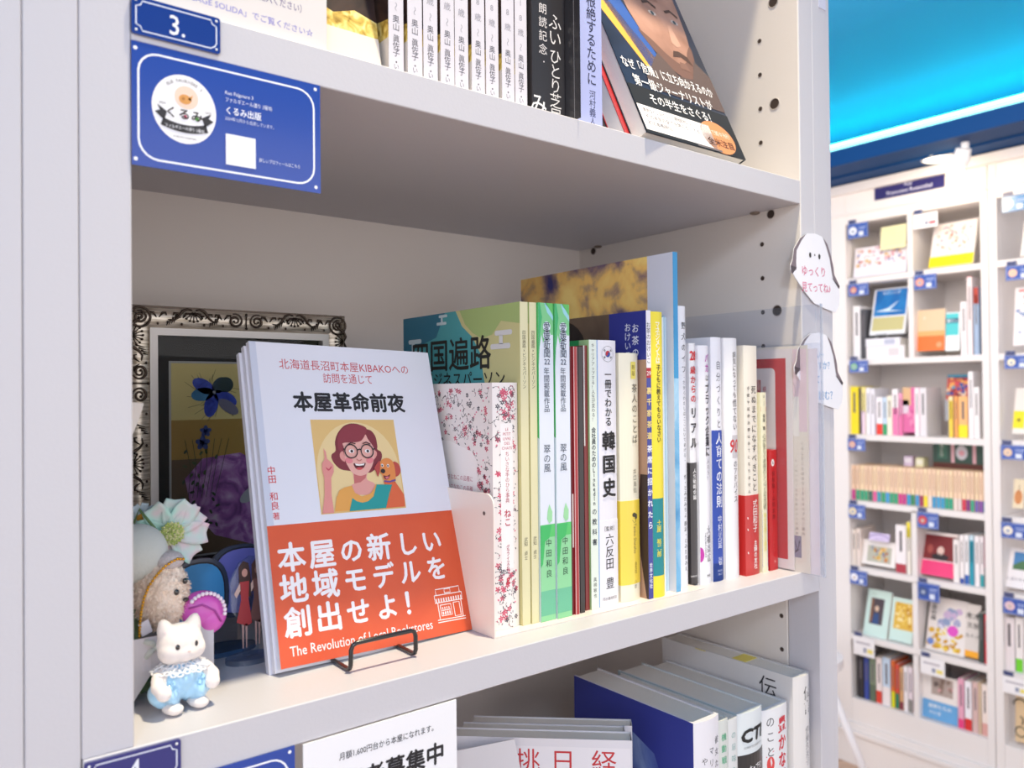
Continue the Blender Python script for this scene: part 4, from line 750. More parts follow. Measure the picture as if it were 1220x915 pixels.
mb = MB(); P = [(.0085, -.008, .0305), (.0055, -.0085, .0310), (.0025, -.009, .0300), (-.0005, -.0095, .0285), (-.003, -.010, .0265), (-.006, -.0105, .0235), (-.009, -.011, .0195), (-.0112, -.0112, .0140), (-.0124, -.0112, .008), (-.0130, -.0110, .002), (-.0132, -.0108, -.004), (-.0126, -.0106, -.010), (-.0112, -.0104, -.0145)]
D_ = 0; pts = []
for i in range(len(P) - 1):
    a_, b2 = Vector(P[i]), Vector(P[i + 1]); n = max(1, int((b2 - a_).length / .00135))
    pts += [a_.lerp(b2, j / n) for j in range(n)]
for p in pts: mb.ball(p, .00078, 8, 6)
mb.tube(pts, .0002, 4); mb.ball(P[-1], .0015, 10, 8); mb.build('bead_chain', t, pm('E0A838', .22, metal=1.0), True)
for (x, y, z, w_, h_, ry) in ((-.0105, -.0105, -.0005, .0052, .0068, -.3), (-.0075, -.0135, -.0175, .0100, .0068, .06)):
    o = MB().box(-w_ / 2, w_ / 2, -.0003, .0003, -h_ / 2, h_ / 2).build('paper_label', t, pm('F0EAF2', .6)); o.location = (x, y, z); o.rotation_euler = (0, ry, .15)
t = thing('white_bow', 'small white ribbon bow hanging under the furry charm', 'ribbon', (.1035, .0465, Z2 + .0275))
mb = MB()
for a_ in (.6, 2.3, 3.6, 5.2): mb.tube([(0, 0, 0), (.0035 * cos(a_), -.0015, .0035 * sin(a_)), (.0068 * cos(a_ + .25), 0, .0068 * sin(a_ + .25))], .0012, 8, radii=[.0008, .0016, .0013])
mb.ball((0, -.001, 0), .0016, 10, 8); mb.build('ribbon_loops', t, pm('DDE2DE', .6), True)
mb = MB(); mb.tube([(.003, .001, -.006), (.006, 0, -.008), (.009, .001, -.006), (.0075, .002, -.003)], .0013, 8); mb.build('ribbon_tail', t, pm('A8C4C4', .4), True)
# flower ornament
t = thing('artificial_flower', 'mint and pink artificial flower with a beaded green centre', 'flower', (.1175, .074, Z2 + .0785))
PET = bpy.data.materials.new('petal_fabric'); PET.use_nodes = True; nt = PET.node_tree; bs = nt.nodes['Principled BSDF']; bs.inputs['Roughness'].default_value = .7
tc = nt.nodes.new('ShaderNodeTexCoord'); nz = nt.nodes.new('ShaderNodeTexNoise'); nz.inputs['Scale'].default_value = 60; cr = nt.nodes.new('ShaderNodeValToRGB')
for e_, (p, h) in zip(cr.color_ramp.elements, ((.42, 'B4DED2'), (.66, 'E6BCCB'))): e_.position = p; e_.color = rgb(h)
nt.links.new(tc.outputs['Object'], nz.inputs['Vector']); nt.links.new(nz.outputs['Fac'], cr.inputs[0]); nt.links.new(cr.outputs[0], bs.inputs['Base Color'])
def petalmesh(parent, ang, L, wd_, cup, mat, nm='petal', thick=.0012, tw=0.0):
    mb = MB(); n, m = 8, 6; vs = []
    for side in (0, 1):
        for i in range(n + 1):
            s_ = i / n; r = L * (.12 + .88 * s_); ww = wd_ * (sin(pi * (.14 + .60 * s_)) ** .8) / 2; notch = 1 - .06 * (s_ > .9)
            for j in range(m + 1):
                q = (j / m * 2 - 1); x = ww * q; rr_ = r * (1 - .05 * (1 - abs(q)) * (s_ > .85)); y = -cup * (s_ ** 1.5) * L - .22 * wd_ * (abs(q) ** 2) * .6 + side * thick
                vs.append((rr_ * cos(ang) - x * sin(ang), y + tw * x, rr_ * sin(ang) + x * cos(ang)))
    a_ = (n + 1) * (m + 1)
    for side in (0, 1):
        for i in range(n):
            for j in range(m): p = side * a_ + i * (m + 1) + j; mb.f.append((p, p + 1, p + m + 2, p + m + 1)); mb.m.append(0)
    rim = [i * (m + 1) for i in range(n + 1)] + [n * (m + 1) + j for j in range(1, m + 1)] + [i * (m + 1) + m for i in range(n - 1, -1, -1)] + [j for j in range(m - 1, 0, -1)]
    for i in range(len(rim)): p, q = rim[i], rim[(i + 1) % len(rim)]; mb.f.append((p, q, q + a_, p + a_)); mb.m.append(0)
    mb.v = vs; return mb.build(nm, parent, mat, True)
for i, a_ in enumerate((1.45, .62, -.08, -.85, -1.7, -2.6, 2.95, 2.2, 1.0)): petalmesh(t, a_, .0185, .0125, .10 + .06 * (i % 3), PET, tw=.1 * (i % 2))
mb = MB(); random.seed(2)
for i in range(120): r = .0062 * math.sqrt(i / 120); a_ = i * 2.4; mb.ball((r * cos(a_), -.0030 - .001 * random.random(), r * sin(a_)), .00062, 6, 4, pm(random.choice(('B8C86A', 'C9D08A', 'A0B060', 'DDD8A8')), .4))
mb.build('beaded_centre', t, None, True)
t = thing('small_daisy', 'tiny white daisy with an orange centre above the pale ball', 'flower', (.1045, .078, Z2 + .0875))
for i in range(9): petalmesh(t, i * .698, .0078, .0042, .05, pm('C8D6DE', .7), thick=.0004)
MB().ball((0, -.0015, 0), (.0032, .0016, .0024), 14, 8).build('centre', t, pm('D89A34', .8, bump=.5, bscale=3000), True)
t = thing('pale_ball', 'pale grey green round ornament under the daisy at the left edge', 'ornament', (.0985, .0640, Z2 + .0715))
MB().ball((0, 0, 0), (.0150, .0120, .0150), 28, 18).build('ball', t, pm('CED2CE', .85, bump=.2, bscale=800), True)
MB().tube([(0, 0, -.010), (0, .004, -.040), (.002, .006, -.0712)], .0018, 8, radii=[.003, .0016, .006]).build('stem', t, pm('6E8A64', .6), True)
MB().tube([(-.001, .004, .013), (.002, .003, .022), (.010, .000, .010)], .0008, 8).build('flower_stem', t, pm('5A7A4C', .6), True)
t = thing('magenta_purse', 'glossy magenta shell shaped purse behind the kitten head', 'purse', (.1285, .0560, Z2 + .0385))
mb = MB(); mb.ball((0, 0, .001), (.0118, .0058, .0098), 26, 16); mb.ball((.0045, .0005, -.0015), (.0088, .0062, .0098), 24, 14); o = mb.build('shell', t, pm('D458BC', .4, coat=.5), True); o.rotation_euler = (0, .35, 0)
MB().tube([(-.0085, -.0052, .004), (-.002, -.0066, .0052), (.0045, -.0064, .0010), (.0080, -.0052, -.0055)], .0005, 8).build('fold', t, pm('A83C98', .5), True)
mb = MB()
for i in range(13): a_ = .2 + 2.5 * i / 12; mb.ball((.0098 * cos(a_ - .35), -.0058, .0105 * sin(a_ - .35)), .0011, 8, 6)
mb.build('bead_trim', t, pm('F0E0EC', .5), True)
MB().box(-.004, .0045, -.004, .004, -.0385, .0).build('stand', t, pm('C8C4CC', .5))
# folded white card, green leaf
t = thing('folded_card', 'folded white card standing at the left edge behind the kitten', 'card', (.0835, .046, Z2))
MB().extrude([(0, 0), (.0120, 0), (.0300, .0330), (0, .0330)], lambda u, v, q: (u if v > 0 else u * .6, q, v), 0.0, .0006).extrude([(0, 0), (.006, 0), (.024, .033), (0, .033)], lambda u, v, q: (u, q + .016 - v * .48, v), 0, .0006).build('panel', t, pm('E6E0E6', .6))
t = thing('green_leaf', 'dark green leaf lying behind the kitten feet', 'leaf', (.1010, .062, Z2 + .0006))
mb = MB(); L = .030; vs = []
for i in range(11):
    s_ = i / 10; ww = .0085 * sin(pi * s_) ** .8
    for q in (-1, -.5, 0, .5, 1): vs.append((-.008 + L * s_, q * ww, .002 + .016 * s_ * (1 - s_) + abs(q) * .0025))
mb.v = vs
for i in range(10):
    for j in range(4): p = i * 5 + j; mb.f.append((p, p + 1, p + 6, p + 5)); mb.m.append(0)
o = mb.build('blade', t, pm('2F6A44', .5), True); o.modifiers.new('s', 'SOLIDIFY').thickness = .0004
# printed acrylic stands
CA = clearmat('stand_acrylic', 'E4ECF4', .02, .06, .03)
t = thing('acrylic_stand', 'acrylic stand with two rounded shapes in blue and violet', 'acrylic stand', (.140, .100, Z2))
def blob(cx, cz, rx, rz, n=28, pw=2.6): return [(cx + rx * math.copysign(abs(cos(a_)) ** (2 / pw), cos(a_)), cz + rz * math.copysign(abs(sin(a_)) ** (2 / pw), sin(a_))) for a_ in [2 * pi * i / n for i in range(n)]]
MB().extrude(blob(.0245, .041, .0200, .0215), lambda u, v, q: (u, q, v), .0012, .003, pm('3A4258', .3)).extrude(blob(.0005, .036, .0165, .0215), lambda u, v, q: (u, q, v), .0, .003, pm('3A4258', .3)).build('panel', t)
d = Decal(lambda u, v, l: (u, -l, v)); d.poly(blob(.0000, .0355, .0150, .0200), '1E1E2C'); d.up(); d.poly(blob(.0000, .0353, .0142, .0192), '3C94D4'); d.build('blue_print', t)
d = Decal(lambda u, v, l: (u, .0012 - l, v)); d.poly(blob(.0255, .0412, .0180, .0198), '1E1E2C'); d.up(); d.poly(blob(.0255, .0410, .0172, .0190), '6A6CC0'); d.build('violet_print', t)
MB().extrude([(.012 + .022 * cos(2 * pi * i / 24), .004 + .011 * sin(2 * pi * i / 24)) for i in range(24)], lambda u, v, q: (u, v, q), .0, .0028).build('base', t, pm('3C5C84', .15, coat=.5))
MB().box(.004, .022, .0008, .0026, .0029, .020).build('tab', t, CA)
t = thing('clear_figure_stand', 'clear acrylic stand printed with two long haired women in dark red dresses', 'acrylic stand', (.1615, .078, Z2))
O = [(-.0035, .0030), (-.0050, .022), (-.0105, .030), (-.0110, .046), (-.0060, .056), (.0000, .0595), (.0060, .0585), (.0100, .050), (.0095, .036), (.0065, .022), (.0045, .003)]
MB().extrude(O, lambda u, v, q: (u, q, v), 0, .0022).build('panel', t, CA)
d = Decal(lambda u, v, l: (u, -l, v))
def lady(x, z, s, dress, hair, skin):
    d.poly([(x - .0034 * s, z + .047 * s), (x - .0036 * s, z + .055 * s), (x - .001 * s, z + .0585 * s), (x + .0022 * s, z + .057 * s), (x + .0034 * s, z + .050 * s), (x + .0038 * s, z + .038 * s), (x + .001 * s, z + .036 * s), (x - .0036 * s, z + .040 * s)], hair); d.up()
    d.disc(x, z + .0515 * s, .0017 * s, skin, .0024 * s, 14); d.poly([(x - .0028 * s, z + .0465 * s), (x + .0026 * s, z + .0465 * s), (x + .0022 * s, z + .036 * s), (x + .0042 * s, z + .022 * s), (x + .001 * s, z + .0205 * s), (x - .0048 * s, z + .0235 * s), (x - .0022 * s, z + .036 * s)], dress)
    d.poly([(x - .0028 * s, z + .046 * s), (x - .0062 * s, z + .040 * s), (x - .0048 * s, z + .0375 * s), (x - .0022 * s, z + .042 * s)], 'D8B8B0')
    for q in (-.0012, .0008): d.poly([(x + (q - .0006) * s, z + .022 * s), (x + (q + .0008) * s, z + .022 * s), (x + (q + .0004) * s, z + .008 * s), (x + (q - .0002) * s, z + .008 * s)], 'B89490')
lady(.0045, .0008, .98, '6E4A48', '4A3230', '8E6A62'); d.up(); lady(-.0030, .0, .98, 'B03A40', '3E2826', 'C89488'); d.build('figure_print', t)
MB().extrude([(.0 + .0135 * cos(2 * pi * i / 28), .0 + .0095 * sin(2 * pi * i / 28)) for i in range(28)], lambda u, v, q: (u, v + .001, q), .0, .0028).build('base', t, clearmat('base_acrylic', 'B8C8E0', .10, .10, .05))
t = thing('paper_scrap', 'torn cream paper edge leaning by the left side of the picture frame', 'paper', (.0832, .0300, 1.420))
MB().extrude([(0, .0275), (.0112, .0262), (.0088, .018), (.0048, .008), (.0016, -.030), (.0, -.121)], lambda u, v, q: (u, q, v), 0, .0004).build('sheet', t, pm('EDE4DC', .7))

# ------------------------------------------------------------------ ghost shaped hand-made cards on the right stile
def ghost(label, x, z, rz, txt, face):
    t = thing('ghost_card', label, 'card', (x, -.0012, z), 0); t.rotation_euler = (0, rz, 0)
    SC = lambda L: [(u * 1.27, v * .88) for u, v in L]; O = SC([(.0, .0385), (.008, .0370), (.0145, .0310), (.0185, .0210), (.0215, .0100), (.0225, .002), (.0260, -.0030), (.0300, -.0095), (.0290, -.013), (.0300, -.0200), (.0285, -.0300), (.0240, -.0360), (.0110, -.0330), (-.0020, -.0290), (-.0120, -.0200), (-.0230, -.0080), (-.0290, .0000), (-.0290, .0045), (-.0265, .0100), (-.0250, .0200), (-.0180, .0310), (-.0100, .0370)])
    MB().extrude(O, lambda u, v, q: (u, q, v), -.0007, 0).build('card', t, pm('ECEBF2', .3, coat=.4))
    d = Decal(lambda u, v, l: (u, -.0007 - l, v))
    d.poly(SC([(.0095, .0362), (.0150, .0305), (.0190, .0205), (.0222, .0095), (.0232, .0015), (.0300, -.0092), (.0280, -.0115), (.0215, -.0035), (.0198, .0040), (.0175, .0165), (.0135, .0275)]), '7A6C74'); d.poly(SC([(-.0105, .0366), (-.0182, .0310), (-.0252, .0200), (-.0268, .0100), (-.0292, .0040), (-.0288, -.0035), (-.0225, .0010), (-.0228, .0080), (-.0222, .0190), (-.0165, .0290)]), '7A6C74')
    d.up(); d.poly(SC([(.0198, -.0020), (.0300, -.0092), (.0290, -.0120)]), '4A4046'); d.poly(SC([(-.0290, .0042), (-.0225, .0030), (-.0275, -.0042)]), '4A4046')
    if face:
        for s in (-1, 1): d.disc(s * .0070 - .001, .0148, .0017, '2A2628', .0023, 14)
        d.poly([(-.0022, .0148), (.0002, .0148), (-.001, .0168)], '2A2628')
    for (s, u, v, sz, c, w_) in txt: d.ht(s, u, v, sz, c, width=w_, rot=.03)
    d.build('drawing', t)
ghost('ghost shaped card with face and pink handwriting on the right stile', .6190, 1.5480, .0, (('ゆっくり', -.003, .0015, .0095, 'D8487C', .036), ('見てってね♪', .001, -.0120, .0092, 'D8487C', .044)), True)
ghost('ghost shaped card with blue handwriting half hidden behind the acrylic bookend', .6225, 1.4640, .02, (('くださいー', -.006, .015, .0080, '3A8CC8', .026), ('ますか？', .004, .006, .0078, '3A8CC8', .026), ('して、', -.004, -.0060, .0078, '3A8CC8', .018), ('読む？', .010, -.0195, .0085, '3A8CC8', .022)), False)

# ------------------------------------------------------------------ upper shelf
UZ = Z1
GB = cloudmat('gold_leaf_print', [(.3, '8A6A20'), (.5, 'D4B458'), (.7, 'F0E4A0')], 150, .35, 6, 1.0)
DKB = cloudmat('dark_wood_print', [(.3, '2A1C18'), (.6, '4A342C'), (.8, '5A4034')], 40, .35, 6, 1.0)
def goldcover(d, W):
    d.rect(0, W, 0, .188, DKB); d.up(); d.rect(0, W, 0, .024, 'D6CCC4'); d.poly([(0, .024), (W, .024), (W, .034), (W * .8, .038), (W * .6, .033), (W * .35, .040), (W * .15, .036), (0, .042)], GB); d.up()
t = thing('paperback', 'face-out paperback with dark cover and gold strip behind the violet notice', 'book', (.1500, .0170, UZ + .0003)); t.rotation_euler = (-.20, 0, 0)
MB().box(0, .066, 0, .0005, 0, .188).box(0, .066, .0115, .012, 0, .188).box(0, .0005, .0006, .0114, 0, .188).build('cover', t, pm('3A2A26', .4)); MB().box(.0006, .0652, .0007, .0113, .0006, .1872).build('page_block', t, PAGE)
d = Decal(lambda u, v, l: (u, -l, v)); goldcover(d, .066); d.build('cover_print', t)
for i in range(9):
    x = .2190 + i * .01115; y = .0135 + (.0018, .0, .0012, .0004, .002, .0006, .0014, .0, .001)[i]
    nm = ('leftmost', 'second', 'third', 'fourth', 'middle', 'sixth', 'seventh', 'eighth', 'rightmost')[i]
    if i == 0:
        b0, sp, cl = make_book('poetry_paperback', '%s of the nine identical white spines on the upper shelf' % nm, x, x + .0096, y, UZ, .188, .128, 'D9D4DC', group='identical white paperbacks on the upper shelf')
        V(sp, '～18歳～', .0048, .55, .80, '9C98A0', .0044); V(sp, '奥山', .0048, .80, .848, '48444C', .0046); V(sp, '眞佐子', .0048, .860, .925, '48444C', .0046); sp.disc(.0048, .0110, .0005, '48444C'); V(sp, 'いちまるよん', .0048, .945, 1.06, '6A6670', .0036); sp.build('lettering', b0)
        goldcover(cl, .128); cl.build('cover_print', b0)
    else:
        c = b0.copy(); COL.objects.link(c); c.location.x = x; c.location.y = y; c['label'] = '%s of the nine identical white spines on the upper shelf' % nm
        for ch in list(b0.children):
            g_ = ch.copy(); COL.objects.link(g_); g_.parent = c
            for s2 in list(ch.children): h_ = s2.copy(); COL.objects.link(h_); h_.parent = g_
b, sp, cl = make_book('paperback', 'black book with white brush calligraphy right of the nine white spines', .3200, .3475, .0120, UZ, .190, .13, '2E2A2C')
sp.vt('ひとり芝居', .0195, .047, -.001, 'E4E0E0', .0105, .004); sp.vt('ふい', .0195, .070, .049, 'E4E0E0', .0115, .004); sp.vt('朗読記念', .0092, .075, .040, 'D8D2D2', .0062, .006); sp.disc(.0098, .0365, .0005, 'D8D2D2'); sp.ht('み', .0052, .0085, .0140, 'ECE8E8', off=.01); sp.build('lettering', b)
b = thing('paper_wrap', 'loose black book wrap sticking forward beside the black book', 'paper', (.3478, -.0022, UZ + .0004))
MB().box(0, .0006, 0, .060, 0, .19).build('sheet', b, pm('2C282A', .3, coat=.4)); d = Decal(lambda u, v, l: (-l, .06 - u, v)); d.rect(.0545, .0550, .001, .19, '8A8688'); d.build('printing', b)
b, sp, cl = make_book('paperback', 'lavender paperback with black vertical title and red brush mark', .3545, .3800, .0105, UZ, .188, .128, 'A6AEDC')
sp.rect(.0, .0255, 0, .188, 'AEB4E2'); sp.up(); sp.vt('戦争を根絶するために', .0160, .118, .0300, '2E2E48', .0080, .008); sp.vt('河村義人', .0165, .0270, .0030, '2E2E48', .0058, .002); sp.build('lettering', b)
cl.rect(0, .128, 0, .188, '8C96D0'); cl.up(); cl.vt('死の商', .112, .085, .040, 'D03040', .0130, .03); cl.disc(.121, .034, .004, '5A3860', .006); cl.build('cover_print', b)
# leaning face-out books
def leaning(label, x, y, z, ry, w_, h, th, cov, pages=True, edge=None):
    t = thing('paperback', label, 'book', (x, y, z), 0); t.rotation_euler = (ry, -.04, .086)
    MB().box(0, w_, 0, .0005, 0, h).box(0, w_, th - .0005, th, 0, h).box(w_ - .0005, w_, .0005, th - .0005, 0, h).build('cover', t, pm(cov, .3, coat=.5)); MB().box(.0006, w_ - .0006, .0006, th - .0006, .001, h - .001).build('page_block', t, pm(edge, .7) if edge else PAGE); return t
RY = -.39
t = leaning('leaning face-out paperback with a large portrait of a moustached man', .4101, -.0023, UZ + .0031, RY, .128, .188, .0125, '26303C')
d = Decal(lambda u, v, l: (u, -l, v)); W, H = .128, .188
COVR = cloudmat('dark_blue_print', [(.3, '141E30'), (.6, '22304A'), (.8, '34486A')], 18, .3); d.rect(0, W, 0, H, COVR); d.up()
d.poly([(0, .188), (.012, .188), (.066, .065), (.050, .050), (.0, .145)], '2E56A0'); d.poly([(0, .150), (.0, .118), (.040, .060), (.062, .068), (.030, .11)], 'E0A848'); d.up()
SK = cloudmat('skin_print', [(.3, '8A6456'), (.55, 'A87E6E'), (.8, 'BE9484')], 22, .35)
d.poly([(.046, .1878), (.0415, .170), (.040, .150), (.043, .122), (.052, .096), (.066, .078), (.084, .070), (.100, .074), (.112, .092), (.119, .120), (.122, .150), (.122, .170), (.118, .1878)], SK); d.up(); d.smooth([(.046, .104), (.056, .088), (.070, .075), (.086, .068), (.102, .073), (.113, .090), (.117, .108), (.108, .100), (.100, .088), (.088, .083), (.074, .088), (.060, .098)], '6E5048'); d.up(); d.smooth([(.066, .148), (.078, .153), (.092, .150), (.094, .146), (.078, .145)], '906A5C'); d.up()
d.poly([(.030, .055), (.060, .086), (.078, .068), (.098, .070), (.112, .092), (.128, .080), (.128, .045), (.030, .045)], '5A4A48'); d.poly([(.082, .088), (.094, .091), (.108, .086), (.104, .094), (.094, .0965), (.086, .095)], '4A342E'); d.poly([(.086, .078), (.100, .078), (.097, .085), (.089, .085)], '7A5A50'); d.poly([(.089, .104), (.094, .101), (.102, .104), (.099, .124), (.094, .124)], 'BC9282')
for u in (.078, .108): d.disc(u, .130, .0052, 'C0B4B0', .0022, 14)
for u in (.078, .108): d.stroke([(u - .009, .138), (u, .142), (u + .009, .138)], .0028, '4A3630')
d.up()
for u in (.078, .108): d.disc(u, .130, .0021, '3A4A50', n=12)
d.rect(0, W, 0, .0420, '1E2026'); d.up(); d.rect(0.001, .090, .0028, .0245, 'EFE9EC'); d.disc(.098, .0150, .0230, 'D08A5C', .0150, 30); d.up()
d.ht('なぜ「危機」に立ち向かえるのか', .062, .0620, .0110, 'F0EEF2', width=.116, off=.008); d.ht('第一級ジャーナリストが', .060, .0475, .0110, 'F0EEF2', width=.100, off=.008); d.ht('その半生をさぐる！', .060, .0335, .0100, 'F0EEF2', width=.078, off=.008)
for i, s in enumerate(('周到なインタビューと現地取材によって', 'その半生の全てを明らかにする', '初の本格評伝。')): d.ht(s, .006, .0205 - .0055 * i, .0042, '3A3438', 'l', width=.066 if i < 2 else .030)
d.ht('各国で続々刊行', .098, .0190, .0054, 'F4E8E0', width=.036); d.ht('全米注目', .098, .0098, .0076, '4A241C', width=.036, off=.02); d.ht('暴かれた男', .034, .181, .0060, 'E0DCE0', width=.034); d.ht('サイモン・シュスター', .030, .1725, .0034, 'C8C4C8', width=.04); d.rect(.062, .095, .0008, .0026, '6A6468'); d.build('cover_print', t)
t = leaning('second leaning paperback directly behind the portrait book, red at its foot', .4040, .0112, UZ + .0028, RY, .128, .185, .0120, 'B03034', edge='E9E2DC')
t = leaning('rearmost leaning book with dark grey cover and black checked edge', .3985, .0242, UZ + .0026, RY, .130, .190, .0160, '33343A', edge='DCD6D4')
t = leaning('blue edged booklet standing between the lavender and the leaning books', .3850, .0450, UZ + .0004, -.2, .05, .17, .006, '5A7AB0')

# ------------------------------------------------------------------ lower shelf
LZ = Z3
b, sp, cl = make_book('hardback', 'deep blue hardback with a pale misty photo on its left cover', .4600, .4892, .0045, LZ, .2070, .128, 'E8E6EE', bulge=.003, t=.0018)
cl.rect(0, .128, 0, .207, '2C3690'); cl.up()
MIST = cloudmat('misty_blue_print', [(.35, '2C3690'), (.55, '5C74B8'), (.75, '9CB4DC')], 30, .3); cl.poly([(.030, .170), (.062, .184), (.090, .172), (.100, .150), (.098, .0), (.02, .0), (.024, .12)], MIST); cl.build('cover_print', b)
for i, s in enumerate(('彼女たちに', 'マリウポリ', 'やってきた')): sp.vt(s, .0245 - i * .0075, .194 - i * .006, .150 - i * .006, '3A383E', .0052)
sp.build('lettering', b)
b, sp, cl = make_book('paperback', 'grey green paperback with pale green spine lettering', .4935, .5055, .0085, LZ, .1985, .13, 'D5D9D6', bulge=.0012)
cl.rect(0, .13, 0, .1985, 'B8BCAE'); cl.build('cover_print', b); sp.vt('機動戦士のことば', sp.w * .5, .190, .120, '5AB488', .0052, .01); sp.build('lettering', b)
b, sp, cl = make_book('paperback', 'pale paperback with faint teal lettering left of the black band book', .5065, .5180, .0090, LZ, .1960, .125, 'DADCDE', bulge=.0010)
sp.vt('の意味を探して', sp.w * .5, .188, .125, '7AA8A4', .0050); sp.build('lettering', b)
b, sp, cl = make_book('hardback', 'hardback lettered CTI in black above a dark band with white characters', .5195, .5520, .0105, LZ, .1965, .128, 'DCE3E8', bulge=.0040, t=.0018, band=(0, .1640, '2A2A2E'))
cl.rect(0, .128, .164, .1965, 'B8CCD4'); cl.build('cover_print', b); sp.ht('CTI', .0165, .1790, .0140, '1C1C20', off=.045, shear=.15, width=.026); sp.ht('CLOUD TECH INSTITUTE', .0165, .1695, .0022, '55555C', width=.022); sp.ht('キャプテン', .0195, .1520, .0064, 'EDEDF0', width=.018, off=.02); sp.ht('サンダース', .0165, .1430, .0060, 'EDEDF0', width=.022, off=.02); sp.build('lettering', b)
b, sp, cl = make_book('hardback', 'white hardback with red bold lettering on a rounded spine', .5535, .5895, .0120, LZ, .1900, .130, 'E4E5EA', bulge=.0040, t=.0018)
sp.vt('豊かな日々', .0240, .182, .110, 'D02C3C', .0118, .03); sp.vt('のこと', .0085, .186, .150, '3A383E', .0080); sp.disc(.0085, .146, .004, 'D84848', .006); sp.stroke([(.004, .152), (.012, .156)], .0006, 'D02C3C'); sp.build('lettering', b)
b, sp, cl = make_book('hardback', 'thick tall white hardback nearest the right wall of the lower bay', .5925, .6165, .0080, LZ, .2090, .142, 'DFDCDC', bulge=.0034, t=.0020)
cl.vt('伝言', .118, .205, .165, '2A282C', .0160, .0); sp.vt('伝言', .0165, .200, .176, '2A282C', .0112, .0); sp.vt('伊藤久美子・記', .0160, .166, .120, '8A868A', .0062); cl.rect(.040, .052, .2082, .2090, 'E8D470'); sp.build('lettering', b); cl.build('cover_print', b)
MB().box(.002, .0235, .050, .064, .2079, .2084).build('sticky_note', b, pm('EEDC6A', .6))
# face-out stack in front, turned to the left
t = thing('paperback', 'face-out white paperback with large red brush title in the lower bay', 'book', (.3180, .1065, LZ + .0135), rad(-42.9))
MB().box(0, .128, 0, .0005, 0, .1895).box(0, .128, .0145, .015, 0, .1895).box(.1275, .128, .0005, .0145, 0, .1895).build('cover', t, pm('E6E2E8', .35, coat=.3)); MB().box(.0006, .1270, .0006, .0144, .001, .1885).build('page_block', t, PAGE)
d = Decal(lambda u, v, l: (u, -l, v)); d.rect(.036, .1265, .150, .1838, 'EEE9EE'); d.up()
for u, a_, b2 in ((.0540, '挑', '戦'), (.0790, '日', '本'), (.1080, '経', '済')): d.g(a_, u, .1735, .0185, 'C83038', .004); d.g(b2, u, .1530, .0185, 'C83038', .004)
d.build('lettering', t)
for i, (dx, dy, hh) in enumerate(((.004, .0165, .1885), (.010, .030, .1880))):
    q = thing('paperback', '%s copy behind the face-out book with the red brush title' % ('middle', 'rearmost')[i], 'book', (.3180 + dx * .7 + dy * .68, .1065 - dx * .68 + dy * .73, LZ + .0130), rad(-42.9), 'copies behind the red titled book')
    MB().box(0, .12, 0, .0005, 0, hh).box(0, .12, .0115, .012, 0, hh).box(.1195, .12, .0005, .0115, 0, hh).build('cover', q, pm('D5D2D8', .4)); MB().box(.0006, .119, .0006, .0114, .001, hh - .001).build('page_block', q, PAGE)
t = thing('paper_sleeve', 'blank white paper sleeve in front of the red titled book', 'paper', (.3085, .0985, LZ + .0005), rad(-38))
MB().extrude([(0, 0), (.064, 0), (.058, .150), (.047, .2050), (.0, .1960)], lambda u, v, q: (u, q, v), 0, .0010).build('sheet', t, pm('E6E2E6', .5)); 

